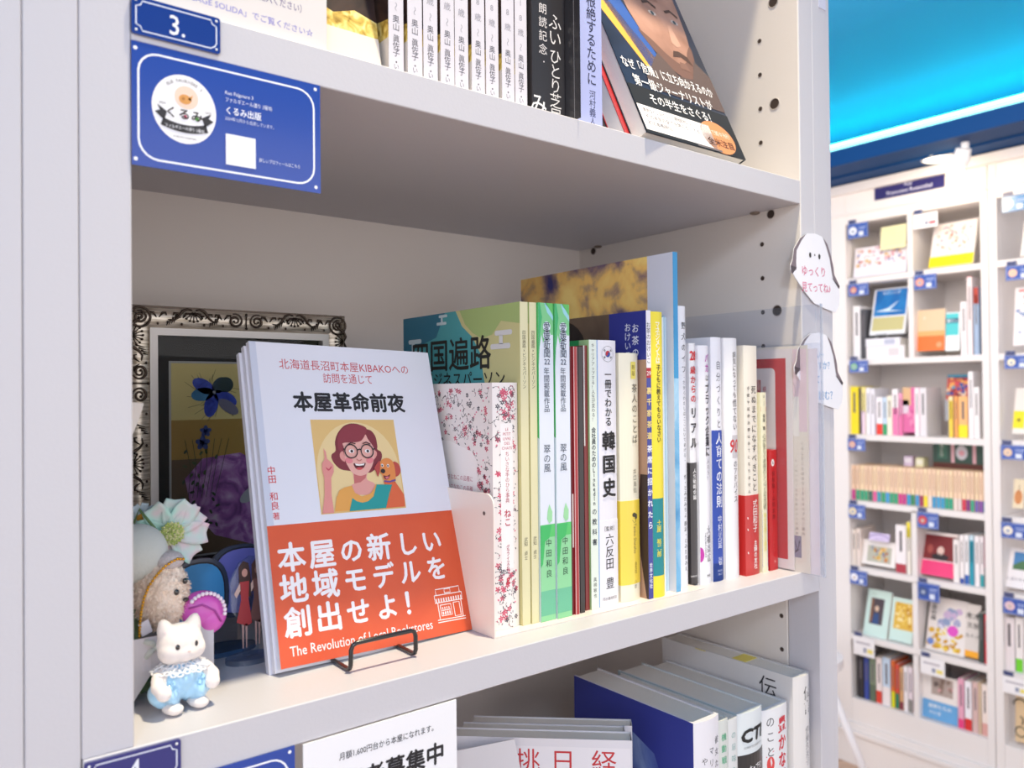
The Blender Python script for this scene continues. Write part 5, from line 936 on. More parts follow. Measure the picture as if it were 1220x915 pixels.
# ------------------------------------------------------------------ far bookcase (faces -x, at x = 2.94)
FAR=[
('s', 2, 'L', 1.249, 1.219, 0.208, 'white', 'F0EEF0', None, 0),
('s', 2, 'L', 1.218, 1.196, 0.194, 'dark grey', '4A4A50', None, 0),
('f', 1, 'L', 1.248, 1.041, 0.116, 'pale magazine with scattered coloured print', 'mag', 0.02, 0.006),
('f', 1, 'L', 1.133, 1.037, 0.088, 'pale yellow note sheet', 'note', 0.01, 0.096),
('f', 1, 'R', 0.961, 0.812, 0.162, 'book with a bright yellow lower band', 'yellowband', 0.05, 0.008),
('f', 2, 'L', 1.187, 1.051, 0.179, 'book with a blue sky photo cover', 'sky', 0.05, 0.092),
('f', 2, 'R', 1.005, 0.91, 0.15, 'tan book with an orange lower band', 'orange', 0.01, 0.022),
('f', 2, 'R', 0.907, 0.859, 0.138, 'white and turquoise booklet', 'teal', 0.01, 0.018),
('s', 2, 'R', 0.853, 0.833, 0.188, 'white', 'F2EEF0', None, 0),
('s', 2, 'R', 0.831, 0.814, 0.273, 'cream and pink', 'F4E6E6', 'E06070', 0.0),
('s', 2, 'R', 0.81, 0.793, 0.235, 'red and blue', '9FB4D0', 'B04030', -0.25),
('s', 3, 'W', 1.265, 1.231, 0.185, 'bright yellow', 'F5E020', None, 0),
('s', 3, 'W', 1.229, 1.221, 0.179, 'dark purple', '504048', None, 0),
('s', 3, 'W', 1.219, 1.203, 0.182, 'pale yellow', 'F0E28A', 'E8D0E0', 0.5),
('s', 3, 'W', 1.201, 1.184, 0.18, 'white', 'F0EEF4', None, 0),
('s', 3, 'W', 1.182, 1.167, 0.175, 'white', 'ECEAF2', None, 0),
('s', 3, 'W', 1.161, 1.137, 0.144, 'white', 'F4F0F4', 'E83828', 0.3),
('s', 3, 'W', 1.136, 1.12, 0.143, 'pale blue', 'C8DCF0', '20A060', 0.3),
('s', 3, 'W', 1.119, 1.1, 0.149, 'cream', 'F4EEDA', None, 0),
('s', 3, 'W', 1.099, 1.077, 0.174, 'white over pink', 'F4EEF2', 'E87FB0', 0.6),
('s', 3, 'W', 1.075, 1.062, 0.157, 'pink', 'F0A0C4', 'E870A8', 0.5),
('f', 3, 'W', 1.061, 0.999, 0.167, 'magenta booklet with a tan upper corner', 'pinkbk', 0.0, 0.013),
('f', 3, 'W', 0.946, 0.867, 0.107, 'picture book with a busy red and blue cover', 'manga', 0.02, 0.118),
('s', 3, 'W', 0.897, 0.883, 0.146, 'yellow edged', 'F2E0B0', 'F0D040', 0.9),
('s', 3, 'W', 0.878, 0.867, 0.146, 'orange', 'F0A860', None, 0),
('s', 3, 'W', 0.865, 0.834, 0.146, 'orange over yellow', 'F4B878', 'F4E020', 0.32),
('s', 3, 'W', 0.831, 0.815, 0.233, 'tall white', 'F6F2F4', None, 0),
('s', 3, 'W', 0.814, 0.796, 0.178, 'white', 'F2EEEE', None, 0),
('s', 3, 'W', 1.016, 1.001, 0.178, 'white', 'F4F2F4', None, 0),
('s', 3, 'W', 0.999, 0.974, 0.178, 'grey white', 'E4E0E4', None, 0),
('s', 4, 'W', 1.281, 1.265, 0.136, 'cream', 'F3D9B4', '3F86C8', 0.3),
('s', 4, 'W', 1.264, 1.248, 0.136, 'cream', 'EFCFB2', 'C43A8C', 0.3),
('s', 4, 'W', 1.246, 1.231, 0.136, 'cream', 'EFCFB2', '2FA078', 0.3),
('s', 4, 'W', 1.229, 1.213, 0.136, 'cream', 'F3D9B4', '22A078', 0.3),
('s', 4, 'W', 1.212, 1.197, 0.136, 'cream', 'EFCFB2', '22A078', 0.3),
('s', 4, 'W', 1.195, 1.18, 0.136, 'cream', 'EFCFB2', '246A60', 0.3),
('s', 4, 'W', 1.178, 1.163, 0.137, 'cream', 'F3D9B4', 'E05C9C', 0.3),
('s', 4, 'W', 1.162, 1.147, 0.137, 'cream', 'EFCFB2', '2A9CB4', 0.3),
('s', 4, 'W', 1.145, 1.13, 0.137, 'cream', 'EFCFB2', '28A070', 0.3),
('s', 4, 'W', 1.129, 1.114, 0.137, 'cream', 'F3D9B4', '3A9AD0', 0.3),
('s', 4, 'W', 1.113, 1.098, 0.137, 'cream', 'EFCFB2', '2FA078', 0.3),
('s', 4, 'W', 1.097, 1.082, 0.137, 'cream', 'EFCFB2', '22A078', 0.3),
('s', 4, 'W', 1.081, 1.066, 0.138, 'cream', 'F3D9B4', 'D03C88', 0.3),
('s', 4, 'W', 1.065, 1.051, 0.138, 'cream', 'EFCFB2', 'C43A8C', 0.3),
('s', 4, 'W', 1.049, 1.035, 0.138, 'cream', 'EFCFB2', '3098C8', 0.3),
('s', 4, 'W', 1.034, 1.02, 0.138, 'cream', 'F3D9B4', '28885C', 0.3),
('s', 4, 'W', 1.018, 1.004, 0.138, 'cream', 'EFCFB2', '3A94CC', 0.3),
('s', 4, 'W', 1.003, 0.989, 0.138, 'cream', 'EFCFB2', 'A03458', 0.3),
('s', 4, 'W', 0.988, 0.974, 0.139, 'cream', 'F3D9B4', 'F4DC30', 0.3),
('s', 4, 'W', 0.973, 0.959, 0.139, 'cream', 'EFCFB2', 'E8D8D0', 0.3),
('s', 4, 'W', 0.958, 0.945, 0.139, 'cream', 'EFCFB2', '2E98C8', 0.3),
('s', 4, 'W', 0.943, 0.93, 0.139, 'cream', 'F3D9B4', '38A0D0', 0.3),
('s', 4, 'W', 0.929, 0.915, 0.139, 'cream', 'EFCFB2', '2E9AC4', 0.3),
('s', 4, 'W', 0.914, 0.901, 0.139, 'cream', 'EFCFB2', '20A080', 0.3),
('s', 4, 'W', 0.9, 0.887, 0.139, 'cream', 'F3D9B4', '20A080', 0.3),
('s', 4, 'W', 0.885, 0.872, 0.14, 'cream', 'EFCFB2', 'E8D8D0', 0.3),
('s', 4, 'W', 0.871, 0.858, 0.14, 'cream', 'EFCFB2', 'E0D0CC', 0.3),
('s', 4, 'W', 0.857, 0.844, 0.14, 'cream', 'F3D9B4', 'D03050', 0.3),
('s', 4, 'W', 0.843, 0.83, 0.14, 'cream', 'EFCFB2', '80307C', 0.3),
('s', 4, 'W', 0.829, 0.817, 0.14, 'cream', 'EFCFB2', '28A080', 0.3),
('s', 4, 'W', 0.815, 0.803, 0.14, 'cream', 'F3D9B4', '7060A8', 0.3),
('s', 4, 'W', 0.802, 0.789, 0.14, 'cream', 'EFCFB2', '8050A0', 0.3),
('s', 4, 'W', 0.788, 0.776, 0.141, 'cream', 'EFCFB2', '2A80B4', 0.3),
('f', 4, 'W', 0.994, 0.778, 0.094, 'dark green picture panel with pink stripes', 'green', 0.0, 0.139),
('s', 5, 'L', 1.265, 1.249, 0.139, 'cream', 'F0E6DC', None, 0),
('s', 5, 'L', 1.247, 1.231, 0.145, 'cream', 'EEDFD6', None, 0),
('f', 5, 'L', 1.23, 1.101, 0.091, 'white framed photo of orange flowers', 'flowers', 0.02, 0.012),
('f', 5, 'L', 1.194, 1.115, 0.029, 'small lilac card with a curved top line', 'lilac', 0.01, 0.109),
('s', 5, 'L', 1.094, 1.055, 0.178, 'white', 'F4EEF0', 'B03848', 0.2),
('s', 5, 'L', 1.052, 1.038, 0.194, 'yellow tipped', 'F0EAE0', 'F2E040', -0.3),
('f', 5, 'R', 1.011, 0.893, 0.15, 'book with a dark red painting and pink band', 'redpaint', 0.05, 0.011),
('s', 5, 'R', 0.889, 0.869, 0.152, 'cream', 'F0E8E6', None, 0),
('s', 5, 'R', 0.867, 0.854, 0.171, 'white', 'F6F0F0', '2848A0', 0.12),
('s', 5, 'R', 0.852, 0.837, 0.173, 'white', 'F2F0F2', '3060B0', 0.2),
('s', 5, 'R', 0.835, 0.821, 0.174, 'pale teal', 'C8E0EC', '2098B0', 0.9),
('s', 5, 'R', 0.818, 0.803, 0.174, 'white', 'F4EEF0', None, 0),
('s', 5, 'R', 0.801, 0.789, 0.174, 'white', 'F0E8EA', '30A0A8', 0.25),
('s', 5, 'R', 0.787, 0.777, 0.174, 'maroon', 'A83060', '506060', 0.4),
('f', 6, 'L', 1.229, 1.136, 0.169, 'mint green book with a dark photo of a person', 'mintdark', 0.05, -0.005),
('f', 6, 'L', 1.128, 1.042, 0.154, 'mint green book with a golden yellow picture', 'mintgold', 0.04, 0.004),
('f', 6, 'R', 0.993, 0.86, 0.184, 'colourful book with yellow and magenta shapes', 'colour', 0.05, 0.003),
('f', 6, 'R', 0.858, 0.814, 0.178, 'grey and orange book with black lettering', 'greyorange', 0.03, 0.01),
('s', 6, 'R', 0.809, 0.793, 0.172, 'dark green', '3A4844', None, 0),
('s', 6, 'R', 0.791, 0.781, 0.169, 'red', 'D03040', None, 0),
('s', 7, 'L', 1.251, 1.225, 0.164, 'black', '2A2830', None, 0),
('s', 7, 'L', 1.223, 1.205, 0.16, 'dark blue', '34489C', None, 0),
('s', 7, 'L', 1.202, 1.178, 0.163, 'sage green', '7C8C74', '5A6A58', 0.4),
('s', 7, 'L', 1.176, 1.153, 0.172, 'white', 'F0E4E2', 'D84030', 0.28),
('s', 7, 'L', 1.151, 1.121, 0.179, 'pale blue', 'C4D8EC', 'F0E8E8', 0.4),
('s', 7, 'L', 1.118, 1.104, 0.176, 'orange', 'D86A30', 'D8D820', 0.35),
('s', 7, 'L', 1.102, 1.088, 0.167, 'red', 'D8503C', '1E8060', 0.35),
('s', 7, 'L', 1.086, 1.073, 0.159, 'tan', 'D8A878', '803048', 0.2),
('s', 7, 'L', 1.071, 1.056, 0.166, 'white', 'F2ECEE', None, 0),
('s', 7, 'L', 1.054, 1.039, 0.167, 'white', 'EEE2EA', '8A8884', 0.3),
('f', 7, 'R', 1.006, 0.884, 0.158, 'white book with a sky blue lower band', 'blueband', 0.01, 0.002),
('s', 7, 'R', 0.88, 0.861, 0.175, 'pink', 'E8A8C0', 'E84080', 0.2),
('s', 7, 'R', 0.858, 0.835, 0.172, 'white', 'F0ECF2', 'D82C2C', 0.25),
('s', 7, 'R', 0.833, 0.814, 0.176, 'dusty pink', 'D8B8B4', None, 0),
('s', 7, 'R', 0.813, 0.805, 0.179, 'tan', 'E0C8A8', None, 0),
('s', 7, 'R', 0.803, 0.783, 0.176, 'cream', 'F2E4DC', 'E0A8A0', 0.25),
('f', 2, 'S', 0.69, 0.63, 0.196, 'white book with small red marks', 'whitebk', 0.03, 0.026),
('f', 1, 'S', 0.664, 0.615, 0.119, 'white booklet', 'plain', 0.04, 0.009),
('f', 3, 'S', 0.697, 0.64, 0.152, 'clear pouch with a bright yellow label', 'pouch', 0.04, 0.021),
('f', 4, 'S', 0.7, 0.667, 0.096, 'beige card with an orange drawing', 'beige', 0.02, 0.028),
('f', 5, 'S', 0.724, 0.642, 0.126, 'white book with a landscape photo', 'land', 0.05, 0.016),
('s', 6, 'S', 0.731, 0.697, 0.176, 'white with black marks', 'EDE4E6', 'C8C0D0', 0.0),
('s', 6, 'S', 0.695, 0.673, 0.181, 'white', 'F0EAE8', '70D030', 0.25),
('f', 7, 'S', 0.702, 0.654, 0.155, 'wooden panel with a simple black drawing', 'wood', 0.01, 0.014),
]
FX = 2.94
fb = thing('bookcase', 'tall white built-in bookcase across the aisle under the blue soffit', 'bookcase', (FX, 1.0, 0))
def fp(nm, *a, m=FARW, b=.002): 
    x0, x1, y0, y1, z0, z1 = a; return bev(MB().box(x0 - FX, x1 - FX, y0 - 1.0, y1 - 1.0, z0, z1).build(nm, fb, m), b, 2)
YS = (1.262, 1.014, .776, .726, .47)     # cubby edges from the left
rowz = {1: 1.876, 2: 1.562, 3: 1.272, 4: 1.016, 5: .76, 6: .498, 7: .25}; rowt = {1: 2.088, 2: 1.852, 3: 1.552, 4: 1.252, 5: 1.001, 6: .742, 7: .480}
fp('stile', FX, FX + .03, 1.262, 1.46, .16, 2.236); fp('stile', FX, FX + .03, .752, .776, .16, 2.236); fp('stile', FX, FX + .03, .724, .750, .16, 2.236)
fp('header', FX + .001, FX + .03, .776, 1.262, 2.088, 2.236); fp('header', FX + .001, FX + .03, .2, .724, 2.088, 2.236)
fp('header_bead', FX - .008, FX + .0, .752, 1.32, 2.122, 2.130); fp('header_bead', FX - .008, FX + .0, .2, .75, 2.122, 2.130); fp('crown_moulding', FX - .025, FX + .0, .2, 1.46, 2.205, 2.240)
fp('kickboard', FX + .001, FX + .03, .776, 1.262, .16, .250); fp('kickboard', FX + .001, FX + .03, .2, .724, .16, .250)
for z0, z1, o in ((.0, .118, .018), (.118, .134, .028), (.134, .160, .012)): fp('baseboard_moulding', FX - o, FX + .03, .2, 1.46, z0, z1)
fp('back_panel', FX + .26, FX + .27, .2, 1.30, .16, 2.24)
for y in (1.262, .776 - .012, .724 - .0): fp('side_panel', FX + .03, FX + .26, y, y + .012, .16, 2.236)
for r, z in rowz.items():
    if r < 7: fp('shelf', FX + .002, FX + .26, .776, 1.262, z - .022, z, b=.001); fp('shelf', FX + .002, FX + .26, .2, .724, z - .022, z, b=.001)
    else: fp('shelf', FX + .03, FX + .26, .776, 1.262, z - .022, z, b=.001); fp('shelf', FX + .03, FX + .26, .2, .724, z - .022, z, b=.001)
    if r not in (3, 4): fp('divider', FX + .002, FX + .26, 1.005, 1.024, z, rowt[r], b=.001)
fp('shelf', FX + .03, FX + .26, .776, 1.262, 2.088, 2.10, b=.001)
LV = {1: 'top', 2: 'second', 3: 'third', 4: 'fourth', 5: 'fifth', 6: 'sixth', 7: 'bottom'}
SD = {'L': 'left cubby', 'R': 'right cubby', 'W': 'wide shelf', 'S': 'far right cubby'}
def where(r, c): return '%s %s' % (LV[r], SD[c])
def aplane(y_left, z0, x): return lambda u, v, l: (x - l, y_left - u, z0 + v)       # reading left to right means -y
ordn = ('first', 'second', 'third', 'fourth', 'fifth', 'sixth', 'seventh', 'eighth', 'ninth', 'tenth', 'eleventh', 'twelfth', 'thirteenth', 'fourteenth', 'fifteenth', 'sixteenth', 'seventeenth', 'eighteenth', 'nineteenth', 'twentieth') 
def nth(n): return ordn[n - 1] if n <= 20 else ('%dst' if n % 10 == 1 else '%dnd' if n % 10 == 2 else '%drd' if n % 10 == 3 else '%dth') % n
cnt = {}
random.seed(11)
for it in FAR:
    it = tuple(q.replace('mint green book with a dark photo of a person', 'mint book with a dark photo of a person') if isinstance(q, str) else q for q in it)
    if it[0] == 's':
        _, r, c, ya, yb, h, desc, c1, c2, frac = it; cnt[(r, c)] = cnt.get((r, c), 0) + 1; n = cnt[(r, c)]
        wd = abs(ya - yb) - .0012; dp = .10 + .02 * random.random(); zb = rowz[r] + .0003; xf = FX + .024
        if r == 4:
            lab = 'cream spine with a %s foot, %s from the left in the pocket book row' % ({'3': 'blue', 'C': 'magenta', '2': 'green', '1': 'green', 'E': 'pale', 'D': 'red', 'A': 'maroon', 'F': 'yellow', '8': 'purple', '7': 'violet'}[c2[0]], nth(n))
            grp = 'pocket books on the fourth shelf of the far bookcase'
        else: lab = '%s spine, %s book, %s of the far case' % (desc, nth(n), where(r, c)); grp = 'upright books in the ' + where(r, c)
        b = thing('book', lab, 'book', (xf, yb + .0006, zb), 0, grp)
        mb = MB(); mb.box(0, dp, 0, .0008, 0, h).box(0, dp, wd - .0008, wd, 0, h).box(0, .0008, .0008, wd - .0008, 0, h)
        mb.build('cover', b, pm(c1, .45)); MB().box(.0009, dp - .001, .0009, wd - .0009, .001, h - .003).build('page_block', b, PAGE)
        if c2:
            z0, z1 = (0, h * frac) if frac > 0 else (h * (1 + frac), h)
            MB().box(-.0003, .0, 0, wd, z0 + .001, z1 - .001).build('colour_band', b, pm(c2, .4))
        if wd > .008: MB().box(-.0003, 0, wd * .36, wd * .62, h * .45, h * .88).build('spine_print', b, pm('6A6468' if r != 4 else 'B89880', .6))
    else:
        _, r, c, ya, yb, h, desc, kind, lean, dz = it; W = ya - yb; zb = rowz[r] + max(dz, .0)
        nm = {'note': 'note_sheet', 'lilac': 'card', 'green': 'framed_print', 'wood': 'wooden_panel', 'flowers': 'photo_frame', 'pouch': 'plastic_pouch', 'beige': 'card', 'teal': 'booklet', 'plain': 'booklet', 'mag': 'magazine', 'pinkbk': 'booklet'}.get(kind, 'book')
        cat = {'note_sheet': 'paper', 'framed_print': 'picture', 'wooden_panel': 'panel', 'photo_frame': 'picture frame', 'plastic_pouch': 'pouch'}.get(nm, nm if nm != 'card' else 'card')
        b = thing(nm, '%s, %s of the far case' % (desc, where(r, c)), cat, (FX + .028 + (.085 if kind in ('manga', 'green') else 0) + (-.012 if kind in ('note', 'lilac') else 0), 0, zb)); th = .002 if nm in ('note_sheet', 'card', 'booklet') else .012
        L = math.hypot(h, lean); b.rotation_euler = (0, math.atan2(lean, h), 0)
        base = {'mag': 'EDE6EA', 'note': 'F0ECB8', 'yellowband': 'F0E8E4', 'sky': 'EDEFF2', 'orange': 'E8C8A4', 'teal': 'EEF4F4', 'pinkbk': 'DC68A0', 'manga': 'C85A50', 'green': '2A4A40', 'flowers': 'F2ECE8', 'lilac': 'D8C8E8', 'redpaint': 'F4EAE6', 'mintdark': 'CDE6DE', 'mintgold': 'CDE6DE', 'colour': 'E8E0DC', 'greyorange': 'DAD2CC', 'blueband': 'EEE8E4', 'whitebk': 'F0EAEA', 'plain': 'F0ECEA', 'pouch': 'ECE6DE', 'beige': 'E8D8B8', 'land': 'F0ECEE', 'wood': 'DCC098'}[kind]
        bev(MB().box(0, th, yb, ya, 0, L).build('cover' if cat in ('book', 'magazine', 'booklet') else 'board', b, pm(base, .4)), .0008, 1)
        if th > .01: MB().box(.0012, th - .0012, yb - .0003, ya + .0003, .002, L + .0004).build('page_block', b, PAGE)
        d = Decal(aplane(ya, 0, 0), .0002)
        def speck(n, cols, u0, u1, v0, v1, r0, r1):
            for _ in range(n): d.disc(random.uniform(u0, u1), random.uniform(v0, v1), random.uniform(r0, r1), random.choice(cols), random.uniform(r0, r1), 8, random.uniform(0, 3)); d.k += .02
        if kind == 'mag': d.rect(0, W, 0, L * .32, 'EEEAF4'); speck(60, ('C87860', '8890C0', 'D8B070', 'B0A0B8', 'D890A0'), .01, W - .01, L * .38, L * .95, .003, .008); d.up(); d.rrect(.02, .10, L * .58, L * .78, .008, 'F6F2F4'); d.up(); d.ht('ようこそ', .06, L * .68, .012, 'C04850', off=.02)
        if kind == 'note': [d.rect(.01, W - .01, L * q, L * q + .002, 'C8C494') for q in (.2, .35, .5, .65, .8)]
        if kind == 'yellowband': d.rect(0, W, 0, L * .24, 'FBE414'); speck(46, ('C86858', 'B8A8B0', 'D89878', '9090B0', 'D8C8B8'), .02, W - .02, L * .36, L * .92, .003, .006); d.rect(W * .74, W * .88, L * .08, L * .19, 'E8C810')
        if kind == 'sky': d.rect(.008, W - .006, L * .40, L * .97, cloudmat('sky_print', [(.3, '1E5EA8'), (.55, '2E84C8'), (.7, '8CC0E4'), (.85, 'E0F0FA')], 16, .4)); d.rect(.008, W - .008, L * .08, L * .37, 'C8C088'); d.up(); d.poly([(W * .1, L * .50), (W * .45, L * .56), (W * .75, L * .72), (W * .5, L * .52), (W * .9, L * .48)], 'D8ECF8'); d.ht('海のことば', W * .5, L * .90, .014, 'DCE8F4')
        if kind == 'orange': d.rect(0, W, 0, L * .36, 'F07838'); d.rect(0, W, L * .36, L * .48, 'F4B070'); d.up(); d.disc(W * .8, L * .14, .010, 'F4A070'); d.disc(W * .25, L * .80, .004, 'F0E0D0')
        if kind == 'teal': d.rect(0, W * .9, L * .40, L * .97, '54C8CC'); d.up(); d.rect(0, W * .9, L * .72, L * .84, '1E5A78'); d.ht('暮らし', W * .45, L * .78, .012, 'E0F0F4', off=.02)
        if kind == 'pinkbk': d.rect(0, W * .48, L * .60, L, 'DCB488'); d.rect(0, W * .35, L * .42, L * .72, 'DCCCD8'); d.up(); speck(12, ('E88CB4', 'C85490'), .02, W - .02, .02, L * .5, .003, .008)
        if kind == 'manga': speck(50, ('3050A0', 'E8D0B8', '802838', 'F0B060', 'E05060', '4C9CC0'), .006, W - .006, .006, L - .006, .004, .009); d.rect(0, W, L * .90, L, '3E90B0')
        if kind == 'green':
            for q in (.30, .64, .82): d.rect(W * q, W * q + .012, L * .22, L * .95, 'E0B0B8')
            d.disc(W * .47, L * .62, .020, 'D8D4DC', .026); d.rect(0, W, 0, L * .20, '5A2A20'); d.rect(W * .08, W * .24, L * .35, L * .92, '3A6A58'); d.up(); d.vt('みどり', W * .15, L * .95, L * .4, 'E8E8E0'); d.disc(W * .47, L * .60, .010, 'E8A8B4')
        if kind == 'flowers': d.rect(.02, W - .016, .012, L - .02, 'B8B8A8'); d.up(); speck(40, ('C87840', 'D8B040', 'A04C38', 'E8C890', '7888A0'), .035, W - .03, .018, L * .75, .003, .007)
        if kind == 'lilac': d.stroke([(W * q, L * (.45 + .35 * sin(pi * q))) for q in [i / 10 for i in range(11)]], .003, '7860A0'); d.ht('ごあいさつ', W / 2, L * .3, .008, '7860A0')
        if kind == 'redpaint': d.rect(.006, W - .004, L * .36, L * .93, '7E2428'); d.rect(-.002, W + .004, 0, L * .34, 'F0407C'); d.up(); d.disc(W * .55, L * .58, .012, 'E8C8BC', .016); d.disc(W * .55, L * .44, .030, '2A2026', .012); d.disc(W * .24, L * .60, .010, 'A85048', .016)
        if kind == 'mintdark': d.rect(.018, W * .74, L * .26, L * .82, '4C4048'); d.up(); d.disc(W * .46, L * .60, .008, 'D8B8A0', .011); d.poly([(W * .3, L * .27), (W * .6, L * .27), (W * .56, L * .5), (W * .38, L * .5)], '2C4A80'); d.rect(W * .2, W * .3, L * .3, L * .8, '8A6048'); d.ht('ひと', W * .3, L * .90, .010, '7A9A90')
        if kind == 'mintgold': d.rect(.012, W, L * .28, L * .90, 'E0B440'); d.up(); speck(40, ('F0D068', 'C88C28', 'F4E0A0'), .02, W - .008, L * .32, L * .86, .003, .008)
        if kind == 'colour': speck(36, ('D8A820', 'E8C848', 'C89018'), .01, W - .01, .012, L * .42, .004, .011); speck(14, ('A8A8C8', 'C8B0D0', '8C9CC0'), W * .3, W * .8, L * .45, L * .80, .008, .016); d.up(); d.disc(W * .66, L * .42, .019, 'E050C0', .019); d.vt('文芸の森', .018, L * .96, L * .55, '2A2426', .016, .02); d.stroke([(W * .3, L * .50), (W * .62, L * .30)], .006, 'F4F0F8'); d.disc(W * .12, L * .16, .012, '6A84C8')
        if kind == 'greyorange': d.rect(0, W, 0, L * .12, 'F4A820'); d.ht('木木', W * .5, L * .78, .026, '2E2624', off=.02); d.ht('文芸', W * .5, L * .60, .020, '4E4644', off=.02); d.ht('あそび', W * .5, L * .40, .016, '5E5654')
        if kind == 'blueband': d.rect(0, W, 0, L * .42, '68A8DC'); d.rect(W * .25, W * .86, L * .56, L * .96, 'B0A098'); d.up(); d.ht('画家たちの', W * .5, L * .30, .016, 'E8F0F8', off=.02); d.ht('手仕事', W * .36, L * .15, .014, 'E8F0F8'); speck(12, ('8A7468', 'D0A0A0', '6A5C58'), W * .3, W * .8, L * .60, L * .92, .005, .010)
        if kind == 'whitebk': speck(12, ('D85048', '6888B8', 'C8B8B8'), .01, W - .01, .03, L * .9, .003, .006); d.rect(.01, W - .01, L * .93, L * .96, 'D84848')
        if kind == 'pouch': d.rect(.0, W * .6, L * .12, L * .50, 'F0E020'); d.up(); d.disc(W * .3, L * .3, .006, '8A8020')
        if kind == 'beige': d.disc(W * .5, L * .38, .012, 'D08850', .024); d.stroke([(W * .5, L * .5), (W * .55, L * .8)], .002, '8A6A40')
        if kind == 'land': d.rect(.014, W - .014, L * .46, L * .90, '4C88C0'); d.up(); d.poly([(.014, L * .46), (W - .014, L * .46), (W - .014, L * .62), (W * .5, L * .70), (.014, L * .56)], '4C7850'); d.ht('山と湖のあるくらし', W * .5, L * .22, .012, '8A8490')
        if kind == 'wood': d.stroke([(W * .3 + .02 * cos(a_), L * .78 + .02 * sin(a_)) for a_ in [i * .3 for i in range(12)]], .005, '2A2420'); d.stroke([(W * .3, L * .55), (W * .5, L * .50), (W * .45, L * .38)], .005, '2A2420'); d.ring(W * .35, L * .22, .016, .004, '2A2420')
        if d.mb.v: d.build('cover_print', b)
# flat books lying under the sky cover, and other loose things
for i, (z, h, y0, y1, c) in enumerate(((1.5625, .046, 1.045, 1.190, 'EFEAEC'), (1.6092, .030, 1.060, 1.192, 'E6E6EE'))):
    b = thing('book', ('lower', 'upper')[i] + ' of the two white books lying flat under the blue sky cover', 'book', (FX + .012, y0, z), 0, 'flat books in the second left cubby')
    MB().box(0, .12, 0, y1 - y0, 0, .001).box(0, .12, 0, y1 - y0, h - .001, h).box(0, .001, 0, y1 - y0, .001, h - .001).build('cover', b, pm(c, .4)); MB().box(.0012, .118, .001, y1 - y0 - .001, .0012, h - .0012).build('page_block', b, PAGE)
    MB().box(-.0004, 0, .02, .06, h * .2, h * .8).build('spine_print', b, pm('B8BCD0' if i else 'D8D0D4'))
t = thing('book_stand', 'small clear stand holding up the blue sky cover book', 'stand', (FX + .014, 1.13, 1.6395)); MB().tube([(0, -.02, 0), (-.004, -.02, .014), (-.004, .02, .014), (0, .02, 0)], .0016, 6).build('wire', t, pm('B8C0C8', .2, metal=.5))
t = thing('dark_box', 'dark case with a pale round emblem behind the blue sky cover', 'box', (FX + .070, 1.170, 1.5625)); bev(MB().box(0, .06, 0, .040, 0, .175).build('case', t, pm('3A3C40', .4)), .002); d = Decal(aplane(.040, 0, 0), .0002); d.disc(.020, .12, .011, 'A8ACB0', .016); d.build('emblem', t)
t = thing('gift_box', 'small lilac box behind the pocket book row', 'box', (FX + .10, 1.063, rowz[4])); bev(MB().box(0, .04, 0, .032, 0, .175).build('carton', t, pm('D4C0D8', .5)), .001); MB().box(-.0006, .0, .004, .028, .150, .168).build('label', t, pm('EEE6F0'))
t = thing('gift_box', 'small pale yellow box behind the pocket book row', 'box', (FX + .10, 1.022, rowz[4])); bev(MB().box(0, .04, 0, .030, 0, .172).build('carton', t, pm('E4E0B4', .5)), .001); MB().box(-.0006, .0, .004, .026, .146, .164).build('label', t, pm('F4F2E0'))
t = thing('acrylic_rack', 'clear acrylic rack holding white cards on the third shelf', 'rack', (FX + .10, .890, rowz[3])); MB().box(0, .002, 0, .055, .06, .135).box(0, .05, 0, .055, .055, .060).build('tray', t, clearmat('rack_acrylic', 'E8ECF0', .2, .1, .1)); MB().box(.004, .006, .004, .05, .062, .125).build('white_card', t, pm('E8E4E8')); MB().box(.03, .034, 0, .055, 0, .058).build('leg_panel', t, clearmat('rack_acrylic2', 'E8ECF0', .25, .1, .1))
# price plates and shop cards on the shelf edges
TAG = [('L', 1, 1.25, 1.169, 2.087, 2.030, 0), ('L', 2, 1.251, 1.170, 1.853, 1.807, 0), ('L', 3, 1.251, 1.176, 1.557, 1.511, 0), ('L', 4, 1.262, 1.191, 1.256, 1.210, 0), ('L', 5, 1.262, 1.195, 1.001, .948, 0), ('L', 6, 1.260, 1.191, .747, .694, 0), ('L', 7, 1.25, 1.166, .495, .424, 1),
       ('R', 1, .999, .913, 2.079, 2.026, 1), ('R', 2, .999, .920, 1.858, 1.805, 0), ('R', 5, 1.0, .925, 1.001, .944, 0), ('R', 6, 1.002, .925, .747, .684, 0), ('R', 7, .996, .911, .480, .419, 1),
       ('S', 1, .705, .625, 2.085, 2.033, 2), ('S', 2, .697, .615, 1.852, 1.804, 0), ('S', 3, .705, .625, 1.554, 1.510, 0), ('S', 4, .720, .640, 1.256, 1.208, 0), ('S', 5, .723, .643, .998, .946, 0), ('S', 6, .721, .641, .748, .694, 0), ('S', 7, .726, .646, .485, .429, 1)]
LOGO = ['E8ECF4', 'D88C70', '8CC090', 'E0A890', 'E8D8B0', 'F0F0F8', 'E8E8EC', 'F0E8E0', 'E8A088', 'C84848', '3A5088', 'E8E8E8', 'D8E8F0', 'F0C0A0', 'F0E8C8', 'E8C8A8', 'F0E8D8', 'E0C0C8', 'F0F0F0']
